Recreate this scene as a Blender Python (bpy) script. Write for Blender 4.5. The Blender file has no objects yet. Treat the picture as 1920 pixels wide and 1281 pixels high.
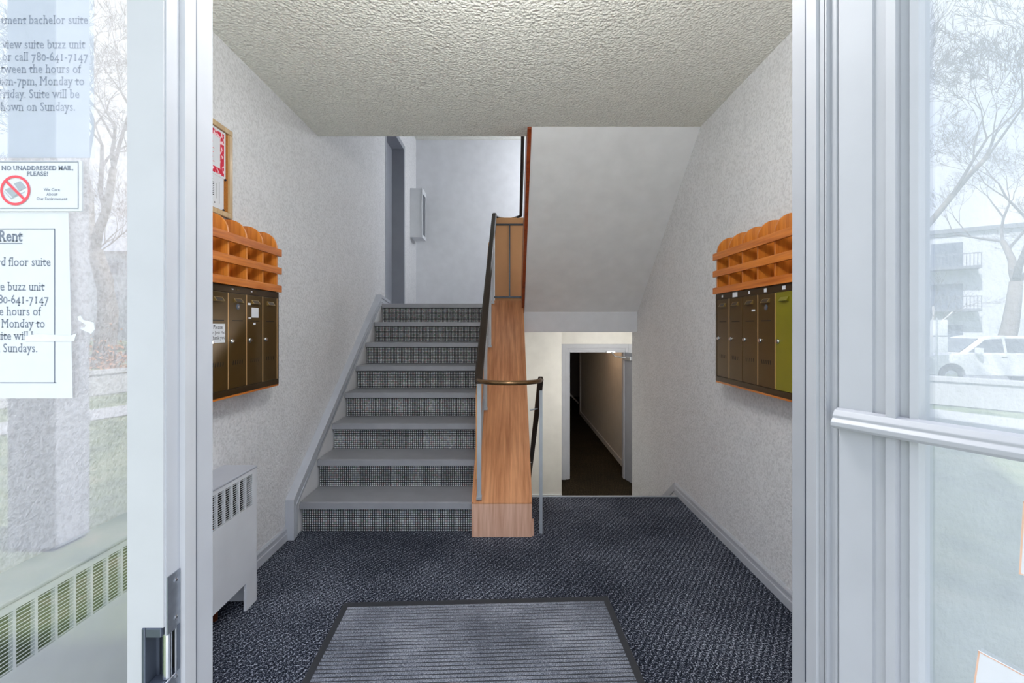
import bpy, bmesh, math, random
from mathutils import Vector, Matrix

random.seed(7)
S = bpy.context.scene
COL = S.collection

# ------------------------------------------------------------------ camera
EYE = 1.283
F = 1920 * 16 / 36.0
cam_d = bpy.data.cameras.new('camera')
cam_d.lens = 16; cam_d.sensor_width = 36; cam_d.clip_start = 0.03; cam_d.clip_end = 300
cam_d.shift_x = (960 - 955) / 1920.0
cam_d.shift_y = -(640.5 - 613) / 1920.0
cam = bpy.data.objects.new('camera', cam_d); COL.objects.link(cam)
cam.location = (0, 0, EYE); cam.rotation_euler = (math.pi / 2, 0, 0)
S.camera = cam
S.view_settings.view_transform = 'Standard'; S.view_settings.look = 'None'
S.view_settings.gamma = 1.0; S.view_settings.use_curve_mapping = False
S.view_settings.exposure = 0.45

# ------------------------------------------------------------------ sky
W = bpy.data.worlds.new('world'); S.world = W; W.use_nodes = True
nt = W.node_tree; nt.nodes.clear()
tc = nt.nodes.new('ShaderNodeTexCoord')
no = nt.nodes.new('ShaderNodeTexNoise'); no.inputs['Scale'].default_value = 2.2
no.inputs['Detail'].default_value = 5; no.inputs['Roughness'].default_value = 0.55
cr = nt.nodes.new('ShaderNodeValToRGB')
cr.color_ramp.elements[0].position = 0.40; cr.color_ramp.elements[0].color = (0.60, 0.72, 0.98, 1)
cr.color_ramp.elements[1].position = 0.60; cr.color_ramp.elements[1].color = (0.95, 0.97, 1.0, 1)
bg = nt.nodes.new('ShaderNodeBackground'); bg.inputs['Strength'].default_value = 1.6
wo = nt.nodes.new('ShaderNodeOutputWorld')
nt.links.new(tc.outputs['Generated'], no.inputs['Vector'])
nt.links.new(no.outputs['Fac'], cr.inputs['Fac'])
nt.links.new(cr.outputs['Color'], bg.inputs['Color'])
nt.links.new(bg.outputs['Background'], wo.inputs['Surface'])

# ------------------------------------------------------------------ sun (behind the building, so the entrance is in shade)
sun_d = bpy.data.lights.new('sun', 'SUN'); sun_d.energy = 7.5; sun_d.angle = math.radians(1.0)
sun_d.color = (1.0, 0.96, 0.92)
sun = bpy.data.objects.new('sun', sun_d); COL.objects.link(sun)
sun.rotation_euler = Vector((-0.66, -0.12, -0.74)).to_track_quat('-Z', 'Y').to_euler()

def lamp(name, loc, power, radius, color=(1, 1, 1), parent=None):
    d = bpy.data.lights.new(name, 'POINT'); d.energy = power; d.shadow_soft_size = radius; d.color = color
    o = bpy.data.objects.new(name, d); COL.objects.link(o)
    if parent is not None:
        o.parent = parent; o.location = Vector(loc) - OFF[parent]
    else:
        o.location = loc
    return o

# ------------------------------------------------------------------ helpers
OFF = {}

def tag(o, label=None, cat=None, group=None, kind=None):
    if label: o['label'] = label
    if cat: o['category'] = cat
    if group: o['group'] = group
    if kind: o['kind'] = kind
    return o

def thing(name, loc, label=None, cat=None, group=None, kind=None):
    o = bpy.data.objects.new(name, None); COL.objects.link(o)
    o.location = loc; o.empty_display_size = 0.1
    OFF[o] = Vector(loc)
    return tag(o, label, cat, group, kind)

class MB:
    def __init__(s):
        s.v = []; s.f = []
    def face(s, pts):
        b = len(s.v); s.v += [Vector(p) for p in pts]; s.f.append(list(range(b, b + len(pts)))); return s
    def box(s, x0, x1, y0, y1, z0, z1):
        b = len(s.v)
        s.v += [Vector(p) for p in ((x0,y0,z0),(x1,y0,z0),(x1,y1,z0),(x0,y1,z0),(x0,y0,z1),(x1,y0,z1),(x1,y1,z1),(x0,y1,z1))]
        s.f += [[b+i for i in q] for q in ((3,2,1,0),(4,5,6,7),(0,1,5,4),(1,2,6,5),(2,3,7,6),(3,0,4,7))]
        return s
    def obox(s, p, ax, ay, az, a, b_, c):
        """box centred at p, half sizes a,b_,c along axes ax,ay,az"""
        p = Vector(p); ax = Vector(ax)*a; ay = Vector(ay)*b_; az = Vector(az)*c
        b = len(s.v)
        for (i,j,k) in ((-1,-1,-1),(1,-1,-1),(1,1,-1),(-1,1,-1),(-1,-1,1),(1,-1,1),(1,1,1),(-1,1,1)):
            s.v.append(p + ax*i + ay*j + az*k)
        s.f += [[b+i for i in q] for q in ((3,2,1,0),(4,5,6,7),(0,1,5,4),(1,2,6,5),(2,3,7,6),(3,0,4,7))]
        return s
    def prism(s, pts, axis, a0, a1):
        def mk(p, a):
            if axis == 'x': return Vector((a, p[0], p[1]))
            if axis == 'y': return Vector((p[0], a, p[1]))
            return Vector((p[0], p[1], a))
        n = len(pts); b = len(s.v)
        s.v += [mk(p, a0) for p in pts] + [mk(p, a1) for p in pts]
        s.f.append([b+i for i in range(n)][::-1]); s.f.append([b+n+i for i in range(n)])
        for i in range(n):
            j = (i+1) % n
            s.f.append([b+i, b+j, b+n+j, b+n+i])
        return s
    def sweep(s, prof, origin, ax, ay, direction):
        """profile (list of 2d) in axes ax, ay at origin, extruded by direction vector"""
        origin = Vector(origin); ax = Vector(ax); ay = Vector(ay); d = Vector(direction)
        n = len(prof); b = len(s.v)
        base = [origin + ax*p[0] + ay*p[1] for p in prof]
        s.v += base + [p + d for p in base]
        s.f.append([b+i for i in range(n)][::-1]); s.f.append([b+n+i for i in range(n)])
        for i in range(n):
            j = (i+1) % n
            s.f.append([b+i, b+j, b+n+j, b+n+i])
        return s
    def tube(s, pts, r, n=8, caps=True, up=(0.123, 0.31, 0.94)):
        pts = [Vector(p) for p in pts]; m = len(pts)
        rr = r if isinstance(r, (list, tuple)) else [r]*m
        b = len(s.v); up = Vector(up)
        for i, p in enumerate(pts):
            d = (pts[min(i+1, m-1)] - pts[max(i-1, 0)]).normalized()
            a = d.cross(up)
            if a.length < 1e-3: a = d.cross(Vector((1, 0, 0)))
            a.normalize(); c = d.cross(a).normalized()
            for k in range(n):
                t = 2*math.pi*k/n
                s.v.append(p + (a*math.cos(t) + c*math.sin(t))*rr[i])
        for i in range(m-1):
            for k in range(n):
                k2 = (k+1) % n
                s.f.append([b+i*n+k, b+i*n+k2, b+(i+1)*n+k2, b+(i+1)*n+k])
        if caps:
            s.f.append([b+k for k in range(n)][::-1]); s.f.append([b+(m-1)*n+k for k in range(n)])
        return s
    def lathe(s, prof, c, axis, n=20):
        """prof: list of (r, h) along axis vector from c"""
        c = Vector(c); ax = Vector(axis).normalized()
        a = ax.cross(Vector((0.2, 0.5, 0.83))).normalized(); d = ax.cross(a)
        b = len(s.v)
        for (r, h) in prof:
            for k in range(n):
                t = 2*math.pi*k/n
                s.v.append(c + ax*h + (a*math.cos(t) + d*math.sin(t))*max(r, 1e-5))
        for i in range(len(prof)-1):
            for k in range(n):
                k2 = (k+1) % n
                s.f.append([b+i*n+k, b+i*n+k2, b+(i+1)*n+k2, b+(i+1)*n+k])
        s.f.append([b+k for k in range(n)][::-1]); s.f.append([b+(len(prof)-1)*n+k for k in range(n)])
        return s
    def mesh(s, name, off=(0, 0, 0), recalc=True):
        me = bpy.data.meshes.new(name)
        off = Vector(off)
        me.from_pydata([tuple(p - off) for p in s.v], [], s.f)
        if recalc:
            bm = bmesh.new(); bm.from_mesh(me)
            bmesh.ops.recalc_face_normals(bm, faces=bm.faces); bm.to_mesh(me); bm.free()
        me.update()
        return me
    def build(s, name, mat, parent=None, bevel=0, smooth=False, segs=2, recalc=True, **kw):
        off = OFF[parent] if parent is not None else Vector((0, 0, 0))
        me = s.mesh(name, off, recalc)
        me.materials.append(mat)
        o = bpy.data.objects.new(name, me); COL.objects.link(o)
        OFF[o] = off
        if parent is not None: o.parent = parent
        if bevel:
            m = o.modifiers.new('bevel', 'BEVEL'); m.width = bevel; m.segments = segs; m.limit_method = 'ANGLE'; m.angle_limit = math.radians(35)
        if smooth:
            me.polygons.foreach_set('use_smooth', [True]*len(me.polygons)); me.update()
        return tag(o, **kw)

def inst(src, loc, parent, mat=None, name=None):
    """copy of a mesh object, shifted by loc"""
    o = src.copy(); COL.objects.link(o); o.parent = parent
    OFF[o] = OFF[parent]
    o.location = Vector(src.location) + Vector(loc)
    if name: o.name = name
    if mat:
        o.data = src.data.copy(); o.data.materials.clear(); o.data.materials.append(mat)
    return o

def P(x, y, Y):
    """photo pixel at depth Y -> world"""
    return Vector(((x-955)*Y/F, Y, EYE-(y-613)*Y/F))

def lin(c):
    return tuple(((v/255.0)/12.92 if v/255.0 <= 0.04045 else (((v/255.0)+0.055)/1.055)**2.4) for v in c)

# ------------------------------------------------------------------ materials
class NT:
    def __init__(s, name):
        s.m = bpy.data.materials.new(name); s.m.use_nodes = True
        s.t = s.m.node_tree; s.t.nodes.clear()
        s.out = s.t.nodes.new('ShaderNodeOutputMaterial')
        s.b = s.t.nodes.new('ShaderNodeBsdfPrincipled')
        s.t.links.new(s.b.outputs[0], s.out.inputs[0])
        s.tc = s.t.nodes.new('ShaderNodeTexCoord')
    def n(s, typ, **kw):
        nd = s.t.nodes.new(typ)
        for k, v in kw.items():
            if k in nd.inputs: nd.inputs[k].default_value = v
            else: setattr(nd, k, v)
        return nd
    def l(s, a, b): s.t.links.new(a, b)
    def obj(s, scale=(1, 1, 1), rot=(0, 0, 0)):
        mp = s.n('ShaderNodeMapping'); mp.inputs['Scale'].default_value = scale; mp.inputs['Rotation'].default_value = rot
        s.l(s.tc.outputs['Object'], mp.inputs[0]); return mp.outputs[0]
    def noise(s, scale, detail=3, vec=None, rough=0.5):
        nd = s.n('ShaderNodeTexNoise'); nd.inputs['Scale'].default_value = scale
        nd.inputs['Detail'].default_value = detail; nd.inputs['Roughness'].default_value = rough
        s.l(vec if vec is not None else s.tc.outputs['Object'], nd.inputs['Vector']); return nd.outputs['Fac']
    def ramp(s, fac, stops):
        r = s.n('ShaderNodeValToRGB'); e = r.color_ramp.elements
        while len(e) < len(stops): e.new(0.5)
        for i, (p, c) in enumerate(stops):
            e[i].position = p; e[i].color = (*c, 1)
        s.l(fac, r.inputs['Fac']); return r.outputs['Color']
    def math(s, op, a, b=None, clamp=False):
        nd = s.n('ShaderNodeMath'); nd.operation = op; nd.use_clamp = clamp
        for i, q in enumerate((a, b)):
            if q is None: continue
            if isinstance(q, (int, float)): nd.inputs[i].default_value = q
            else: s.l(q, nd.inputs[i])
        return nd.outputs[0]
    def mix(s, fac, a, b):
        nd = s.n('ShaderNodeMix'); nd.data_type = 'RGBA'
        for sock, q in ((nd.inputs['Factor'], fac), (nd.inputs[6], a), (nd.inputs[7], b)):
            if isinstance(q, (int, float)): sock.default_value = q
            elif isinstance(q, tuple): sock.default_value = (*q, 1)
            else: s.l(q, sock)
        return nd.outputs[2]
    def bump(s, h, strength=0.3, dist=0.01):
        nd = s.n('ShaderNodeBump'); nd.inputs['Strength'].default_value = strength; nd.inputs['Distance'].default_value = dist
        s.l(h, nd.inputs['Height']); s.l(nd.outputs[0], s.b.inputs['Normal'])
    def fin(s, color=None, rough=0.5, metal=0.0, spec=0.5, coat=0.0):
        if color is not None:
            if isinstance(color, tuple): s.b.inputs['Base Color'].default_value = (*color, 1)
            else: s.l(color, s.b.inputs['Base Color'])
        s.b.inputs['Roughness'].default_value = rough; s.b.inputs['Metallic'].default_value = metal
        s.b.inputs['Specular IOR Level'].default_value = spec
        if coat: s.b.inputs['Coat Weight'].default_value = coat; s.b.inputs['Coat Roughness'].default_value = 0.12
        return s.m

def plain(name, rgb, rough=0.5, metal=0.0, spec=0.5, vary=0.06, scale=14, coat=0.0):
    m = NT(name); c = lin(rgb)
    n = m.noise(scale, 4)
    col = m.ramp(n, [(0.3, tuple(max(0, v*(1-vary)) for v in c)), (0.7, tuple(min(1, v*(1+vary)) for v in c))])
    return m.fin(col, rough, metal, spec, coat)

def wood(name, dark, light, axis, scale=1.0, rough=0.35, coat=0.2):
    m = NT(name)
    sc = [26*scale]*3; sc['xyz'.index(axis[0])] = 1.6*scale; sc['xyz'.index(axis[-1])] = 1.6*scale
    v = m.obj(tuple(sc))
    a = m.noise(1.4, 6, v, 0.62)
    sc2 = [110*scale]*3; sc2['xyz'.index(axis[0])] = 4*scale; sc2['xyz'.index(axis[-1])] = 4*scale
    b = m.noise(1.0, 3, m.obj(tuple(sc2)))
    f = m.math('ADD', m.math('MULTIPLY', a, 0.7), m.math('MULTIPLY', b, 0.3))
    col = m.ramp(f, [(0.36, lin(dark)), (0.62, lin(light))])
    m.bump(f, 0.08, 0.002)
    return m.fin(col, rough, 0, 0.5, coat)

def stucco_mat(name, base, flecks=True, bump=0.35, scale=95):
    m = NT(name); c = lin(base)
    n1 = m.noise(9, 4); n2 = m.noise(scale, 3)
    col = m.ramp(n1, [(0.3, tuple(v*0.93 for v in c)), (0.7, tuple(min(1, v*1.05) for v in c))])
    if flecks:
        vo = m.n('ShaderNodeTexVoronoi'); vo.inputs['Scale'].default_value = 46; vo.inputs['Randomness'].default_value = 1.0
        mp = m.obj((1, 1, 0.6)); m.l(mp, vo.inputs['Vector'])
        d = m.math('LESS_THAN', vo.outputs['Distance'], 0.11)
        hue = m.n('ShaderNodeSeparateColor'); m.l(vo.outputs['Color'], hue.inputs[0])
        on = m.math('MULTIPLY', d, m.math('GREATER_THAN', hue.outputs[0], 0.62))
        col = m.mix(m.math('MULTIPLY', on, 0.7), col, tuple(v*0.30 for v in c))
        f2 = m.ramp(n2, [(0.36, tuple(v*0.74 for v in c)), (0.56, c)])
        col = m.mix(0.6, col, f2)
    m.bump(n2, bump, 0.006)
    return m.fin(col, 0.75, 0, 0.25)

def ceiling_mat():
    m = NT('popcorn_ceiling'); c = lin((248, 248, 240))
    vo = m.n('ShaderNodeTexVoronoi'); vo.inputs['Scale'].default_value = 75; m.l(m.tc.outputs['Object'], vo.inputs['Vector'])
    n = m.noise(60, 4)
    h = m.math('ADD', m.math('MULTIPLY', vo.outputs['Distance'], -0.7), n)
    m.bump(h, 0.75, 0.012)
    col = m.ramp(h, [(0.0, tuple(v*0.90 for v in c)), (0.35, c)])
    return m.fin(col, 0.9, 0, 0.1)

def carpet_mat(name, dark, mid, light, rot=0.6, ribs=42):
    m = NT(name)
    wv = m.n('ShaderNodeTexWave'); wv.inputs['Scale'].default_value = ribs/6.283*2; wv.inputs['Distortion'].default_value = 1.6
    wv.inputs['Detail'].default_value = 2; wv.inputs['Detail Scale'].default_value = 6
    mp = m.obj((1, 1, 1), (0, 0, rot)); m.l(mp, wv.inputs['Vector'])
    sp = m.noise(150, 2, None, 0.8); big = m.noise(1.7, 3)
    h = m.math('ADD', m.math('MULTIPLY', wv.outputs['Fac'], 0.06), m.math('MULTIPLY', sp, 1.0))
    h = m.math('ADD', h, m.math('MULTIPLY', m.math('SUBTRACT', big, 0.5), 0.16))
    col = m.ramp(h, [(0.475, lin(dark)), (0.585, lin(mid)), (0.70, lin(light))])
    m.bump(h, 0.5, 0.006)
    return m.fin(col, 0.95, 0, 0.15)

def riser_mat():
    m = NT('riser_carpet'); p = 1/0.0142
    v = m.obj((p, p, p))
    fr = m.n('ShaderNodeVectorMath'); fr.operation = 'FRACTION'; m.l(v, fr.inputs[0])
    fl = m.n('ShaderNodeVectorMath'); fl.operation = 'FLOOR'; m.l(v, fl.inputs[0])
    sx = m.n('ShaderNodeSeparateXYZ'); m.l(fr.outputs[0], sx.inputs[0])
    def hump(q): return m.math('SUBTRACT', 1.0, m.math('ABSOLUTE', m.math('MULTIPLY', m.math('SUBTRACT', q, 0.5), 2.0)))
    h = m.math('MINIMUM', hump(sx.outputs[0]), hump(sx.outputs[2]))
    wn = m.n('ShaderNodeTexWhiteNoise'); m.l(fl.outputs[0], wn.inputs['Vector'])
    dots = m.ramp(wn.outputs['Value'], [(0.0, lin((176, 186, 182))), (0.35, lin((205, 208, 210))), (0.6, lin((168, 176, 186))), (0.85, lin((196, 178, 180))), (1.0, lin((150, 172, 160)))])
    k = m.math('MULTIPLY', m.math('SUBTRACT', h, 0.22), 3.6, True)
    col = m.mix(k, lin((26, 30, 32)), dots)
    m.bump(h, 0.6, 0.004)
    return m.fin(col, 0.95, 0, 0.1)

def glass_mat(name, refl, tint=(0.97, 0.98, 1.0)):
    m = NT(name); t = m.t
    t.nodes.remove(m.b)
    tr = m.n('ShaderNodeBsdfTransparent'); tr.inputs[0].default_value = (*tint, 1)
    gl = m.n('ShaderNodeBsdfGlossy'); gl.inputs['Roughness'].default_value = 0.0; gl.inputs['Color'].default_value = (1, 1, 1, 1)
    lw = m.n('ShaderNodeLayerWeight'); lw.inputs['Blend'].default_value = 0.5
    f = m.math('ADD', m.math('MULTIPLY', m.math('POWER', lw.outputs['Facing'], 4.0), 0.8), refl, True)
    mx = m.n('ShaderNodeMixShader'); m.l(f, mx.inputs[0]); m.l(tr.outputs[0], mx.inputs[1]); m.l(gl.outputs[0], mx.inputs[2])
    m.l(mx.outputs[0], m.out.inputs[0])
    return m.m

def emit_mat(name, rgb, strength):
    m = NT(name); m.b.inputs['Emission Color'].default_value = (*rgb, 1); m.b.inputs['Emission Strength'].default_value = strength
    return m.fin(rgb, 0.4)

def mat_ribbed():
    m = NT('mat_pile'); g = m.n('ShaderNodeNewGeometry').outputs['Position']
    sp = m.noise(330, 2, g, 0.7); big = m.noise(3.0, 4, g)
    h = m.math('ADD', sp, m.math('MULTIPLY', m.math('SUBTRACT', big, 0.5), 0.5))
    col = m.ramp(h, [(0.34, lin((78, 82, 92))), (0.52, lin((130, 135, 146))), (0.7, lin((188, 192, 202)))])
    m.bump(sp, 0.5, 0.004)
    return m.fin(col, 0.95, 0, 0.1)

def cert_mat():
    m = NT('certificate_border')
    vo = m.n('ShaderNodeTexVoronoi'); vo.inputs['Scale'].default_value = 70; m.l(m.tc.outputs['Object'], vo.inputs['Vector'])
    n = m.noise(120, 2)
    h = m.math('ADD', vo.outputs['Distance'], m.math('MULTIPLY', n, 0.4))
    col = m.ramp(h, [(0.80, lin((206, 40, 66))), (0.90, lin((240, 205, 212)))])
    return m.fin(col, 0.6, 0, 0.2)

def lawn_mat():
    m = NT('lawn'); n = m.noise(3.0, 6); n2 = m.noise(60, 3)
    f = m.math('ADD', m.math('MULTIPLY', n, 0.7), m.math('MULTIPLY', n2, 0.3))
    col = m.ramp(f, [(0.35, lin((78, 96, 66))), (0.55, lin((122, 136, 98))), (0.7, lin((158, 156, 126)))])
    return m.fin(col, 0.95, 0, 0.1)

def painted(name, rgb, rough=0.4, wear=0.0):
    m = NT(name); c = lin(rgb)
    n = m.noise(7, 5); col = m.ramp(n, [(0.3, tuple(v*0.95 for v in c)), (0.7, tuple(min(1, v*1.03) for v in c))])
    if wear:
        s = m.noise(40, 6, m.obj((1, 1, 0.25)), 0.75)
        k = m.ramp(s, [(0.68, (0, 0, 0)), (0.74, (1, 1, 1))])
        col = m.mix(m.math('MULTIPLY', k, wear), col, tuple(v*0.55 for v in c))
    return m.fin(col, rough, 0, 0.5)

STUCCO = stucco_mat('stucco_wall', (228, 229, 232), True, 0.9, 80)
SMOOTH = painted('smooth_wall', (226, 228, 234), 0.6)
SOFFIT = painted('soffit_paint', (238, 239, 242), 0.6)
CREAM = painted('lower_wall_paint', (228, 227, 222), 0.45)
CEIL = ceiling_mat()
TRIMG = painted('grey_trim_paint', (186, 190, 199), 0.45)
DOORG = painted('grey_door_paint', (150, 154, 164), 0.5)
SKIRT = painted('skirt_white', (222, 224, 228), 0.45)
FRAMEW = painted('frame_white', (190, 192, 197), 0.35, 0.35)
LEAFP = painted('leaf_paint', (178, 181, 188), 0.42, 0.2)
JAMBG = painted('jamb_paint', (166, 169, 176), 0.42, 0.2)
FRAMEG = painted('frame_grey', (182, 185, 192), 0.4, 0.25)
ALU = plain('aluminium', (196, 200, 206), 0.35, 0.75, 0.5, 0.08, 40)
STEEL = plain('strike_steel', (150, 156, 166), 0.38, 0.8, 0.5, 0.12, 60)
DARKST = plain('strike_dark', (92, 100, 114), 0.4, 0.5)
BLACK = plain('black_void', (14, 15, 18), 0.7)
CARPET = carpet_mat('charcoal_carpet', (13, 16, 26), (66, 72, 88), (196, 202, 216))
BROWNC = carpet_mat('brown_carpet', (14, 11, 7), (40, 33, 21), (76, 66, 46), 0.2)
RISER = riser_mat()
VINYL = plain('grey_vinyl', (146, 148, 154), 0.33, 0, 0.5, 0.07, 9)
MATP = mat_ribbed()
RUBBER = plain('mat_rubber', (46, 48, 54), 0.7)
WOODX = wood('oak_rack_rail', (168, 84, 20), (214, 128, 44), 'y')
WOODV = wood('oak_rack_divider', (176, 92, 24), (226, 144, 58), 'z')
PLY = wood('plywood_slope', (178, 116, 74), (222, 160, 114), 'yz', 0.8, 0.38, 0.25)
PLYF = wood('plywood_pale', (200, 150, 122), (232, 192, 168), 'z', 0.8, 0.5, 0.05)  # paler and pinker than the slope's plywood
MAHOG = wood('red_stringer', (112, 44, 16), (160, 72, 30), 'z', 1.0, 0.35, 0.2)
TAN = plain('tan_laminate', (216, 160, 110), 0.55, 0, 0.3, 0.03, 5)
BRONZE = plain('mailbox_bronze', (78, 58, 22), 0.28, 0.35, 0.5, 0.08, 12)
BRONZED = plain('mailbox_frame', (62, 45, 20), 0.32, 0.35, 0.5, 0.08, 12)
OLIVE = plain('olive_door', (128, 122, 26), 0.3, 0.2, 0.5, 0.05, 12)
SEAM = plain('pale_seam', (206, 168, 118), 0.4, 0.3)
BRASS = plain('brass_holder', (176, 148, 92), 0.3, 0.8)
CHROME = plain('chrome_lock', (200, 204, 210), 0.18, 0.95)
RAILB = plain('handrail_brown', (44, 33, 24), 0.5, 0.0, 0.3, 0.1, 9)
RAILHL = plain('handrail_highlight', (120, 92, 62), 0.25, 0.75, 0.6, 0.06, 9)  # same dark rail; the front loop's brass-brown highlight put into the colour
DARKMET = plain('guard_dark_steel', (44, 48, 56), 0.35, 0.5)
POSTM = plain('post_grey_steel', (176, 182, 190), 0.4, 0.35)
PAPER = plain('paper', (220, 223, 229), 0.7, 0, 0.2, 0.02, 30)
INK = plain('grey_ink', (126, 134, 148), 0.8, 0, 0.1, 0.02)
INKV = plain('veiled_ink', (158, 165, 178), 0.8, 0, 0.1, 0.02)  # lightened ink; the reflection veiling the upper print put into the colour
INKB = plain('black_ink', (30, 32, 48), 0.8, 0, 0.1, 0.02)
RED = plain('sign_red', (240, 92, 104), 0.6, 0, 0.2, 0.02)
GREYP = plain('sign_grey', (170, 178, 186), 0.7, 0, 0.2, 0.02)
CERT = cert_mat()
CORK = plain('cork', (168, 108, 48), 0.8, 0, 0.2, 0.2, 120)
GOLDW = wood('frame_wood', (168, 136, 92), (204, 176, 130), 'z', 1, 0.4, 0.1)
RADW = painted('radiator_white', (218, 221, 227), 0.4)
RADT = painted('radiator_top', (178, 182, 192), 0.4)
COPPER = plain('copper_pipe', (190, 100, 60), 0.35, 0.8)
GLASS = glass_mat('pane_glass', 0.10)
LEAFG = glass_mat('leaf_glass', 0.13)
LAMPM = emit_mat('lamp_diffuser', (1.0, 0.96, 0.9), 3.0)
WARMLAMP = emit_mat('warm_lamp_diffuser', (1.0, 0.8, 0.55), 4.0)
CONC = stucco_mat('concrete', (178, 180, 182), False, 0.25, 60)
FACADE = stucco_mat('facade_stucco', (206, 208, 210), False, 0.4, 90)
BOUNCEC = stucco_mat('bounce_concrete', (222, 222, 220), False, 0.2, 60)  # concrete paled so the stoop bounces sunlight into the lobby
LAWN = lawn_mat()
ASPH = plain('asphalt', (120, 122, 126), 0.9, 0, 0.2, 0.1, 40)
BARK = plain('bark', (120, 112, 104), 0.9, 0, 0.2, 0.25, 12)
BIRCH = plain('birch_bark', (212, 208, 202), 0.8, 0, 0.2, 0.1, 12)
TWIG = plain('twigs', (98, 92, 92), 0.9, 0, 0.2, 0.1, 5)
ORANGE = plain('orange_leaves', (206, 140, 84), 0.8, 0, 0.2, 0.2, 5)
TRUCKW = plain('truck_paint', (232, 234, 238), 0.2, 0, 0.5, 0.02, 3, 0.5)
TGLASS = plain('truck_glass', (86, 94, 104), 0.08, 0, 0.8)
TYRE = plain('tyre', (40, 42, 46), 0.8)
APTW = painted('apartment_wall', (196, 200, 208), 0.8)
APTWIN = plain('apartment_window', (90, 100, 116), 0.15, 0, 0.8)
APTTRIM = plain('apartment_trim', (110, 114, 124), 0.6)

# ================================================================== SETTING
XL, XR = -1.345, 1.281
CZ = 2.624
YN, YF = 0.68, 0.79            # front and back faces of the entrance frame
MX, JX = -0.517, 0.49          # mullion reveal, hinge jamb reveal
LOWZ = -1.157
RISE, RUN, Y1 = 0.19, 0.26, 2.83
LZ = 8*RISE                    # landing level
st = dict(kind='structure')

MB().prism([(XL, YF), (XR, YF), (XR, 3.43), (0.135, 3.43), (0.135, 2.88), (XL, 2.88)], 'z', -0.25, 0.0).build('floor', CARPET, **st)
MB().box(XL-0.2, XR, 4.70, 6.6, LZ-0.29, LZ-0.002).build('floor_landing', VINYL, **st)
MB().box(0.0, 3.2, 3.2, 16.0, LOWZ-0.1, LOWZ).build('floor_lower', BROWNC, **st)
MB().prism([(XL, YF), (XR, YF), (XR, 3.05), (0.125, 3.05), (0.125, 3.205), (XL, 3.205)], 'z', CZ, CZ+0.42).build('ceiling', CEIL, **st)
MB().box(XL-0.3, XR+0.15, 3.206, 6.7, 3.98, 4.1).build('ceiling_landing', CEIL, **st)
# inclined underside of the second flight
sl = (CZ-1.43)/(4.55-3.05)
MB().prism([(3.05, CZ-0.0005), (4.55, 1.43), (4.55, 1.50), (3.30, CZ+0.06), (3.0505, CZ+0.20)], 'x', 0.15, XR).build('ceiling_soffit', SOFFIT, **st)
# walls
w = MB(); w.box(XL-0.2, XL, YF, 4.94, -0.25, 4.0); w.box(XL-0.2, XL, 4.94, 5.83, 3.58, 4.0); w.box(XL-0.2, XL, 5.83, 6.62, LZ-0.29, 4.0)
w.box(XL-0.2, XL, 4.94, 5.83, LZ-0.29, LZ)
w.build('wall_left', STUCCO, **st)
w = MB(); w.box(XR, XR+0.14, YF, 4.75, LOWZ-0.1, 1.232); w.box(XR, XR+0.14, YF, 6.62, 1.232, 4.0)
w.build('wall_right', STUCCO, **st)
MB().box(XL-0.2, XR+0.14, 6.56, 6.7, 1.27, 4.0).build('wall_back', SMOOTH, **st)
# landing front beam above the lower hall
MB().box(0.14, XR, 4.55, 4.66, 1.23, 1.43).build('wall_beam', SMOOTH, bevel=0.003, **st)
MB().box(0.1, 3.2, 4.66, 7.3, 1.2302, 1.27).build('ceiling_lower', CREAM, **st)
# side wall under the middle box, facing the lower flight
MB().prism([(2.84, LOWZ), (6.36, LOWZ), (6.36, 1.228), (4.55, 1.228), (4.3, 1.1), (3.43, 0.45), (3.43, 0.0), (2.84, -0.25)], 'x', 0.06, 0.125).build('wall_stairwell', CREAM, **st)
# lower hall walls
w = MB(); w.box(0.1, 0.73, 6.36, 6.46, LOWZ, 1.23); w.box(0.63, 0.73, 6.46, 7.28, LOWZ, 1.23)
w.build('wall_lower_left', CREAM, **st)
w = MB(); w.box(0.73, 0.90, 7.28, 7.38, LOWZ, 1.23); w.box(1.90, 3.2, 7.28, 7.38, LOWZ, 1.23); w.box(0.90, 1.90, 7.28, 7.38, 0.94, 1.23)
w.build('wall_lower_door', CREAM, **st)
MB().box(3.1, 3.2, 4.75, 7.3, LOWZ, 1.23).build('wall_lower_right', CREAM, **st)
MB().box(XR+0.14, 3.2, 4.65, 4.75, LOWZ, 1.23).build('wall_lower_front', CREAM, **st)
MB().box(0.12, XR, 3.20, 3.43, LOWZ, -0.25).build('wall_lower_riser', CREAM, **st)
# corridor beyond the lower door
MB().box(1.98, 2.1, 7.38, 12.6, LOWZ, 1.23).build('wall_corridor_right', CREAM, **st)
MB().box(0.2, 0.3, 7.38, 16, LOWZ, 1.23).build('wall_corridor_left', CREAM, **st)
MB().box(0.2, 3.2, 15.9, 16.0, LOWZ, 1.23).build('wall_corridor_end', DOORG, **st)
MB().box(3.1, 3.2, 7.38, 16.0, LOWZ, 1.23).build('wall_corridor_far', CREAM, **st)
MB().box(0.2, 3.2, 7.3, 16, 1.23, 1.27).build('ceiling_corridor', CREAM, **st)
MB().box(1.962, 1.98, 7.9, 12.6, LOWZ, LOWZ+0.10).build('baseboard_corridor', SKIRT, **st)
MB().box(0.14, 0.73, 6.345, 6.36, LOWZ, LOWZ+0.10).build('baseboard_lower', SKIRT, **st)
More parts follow.
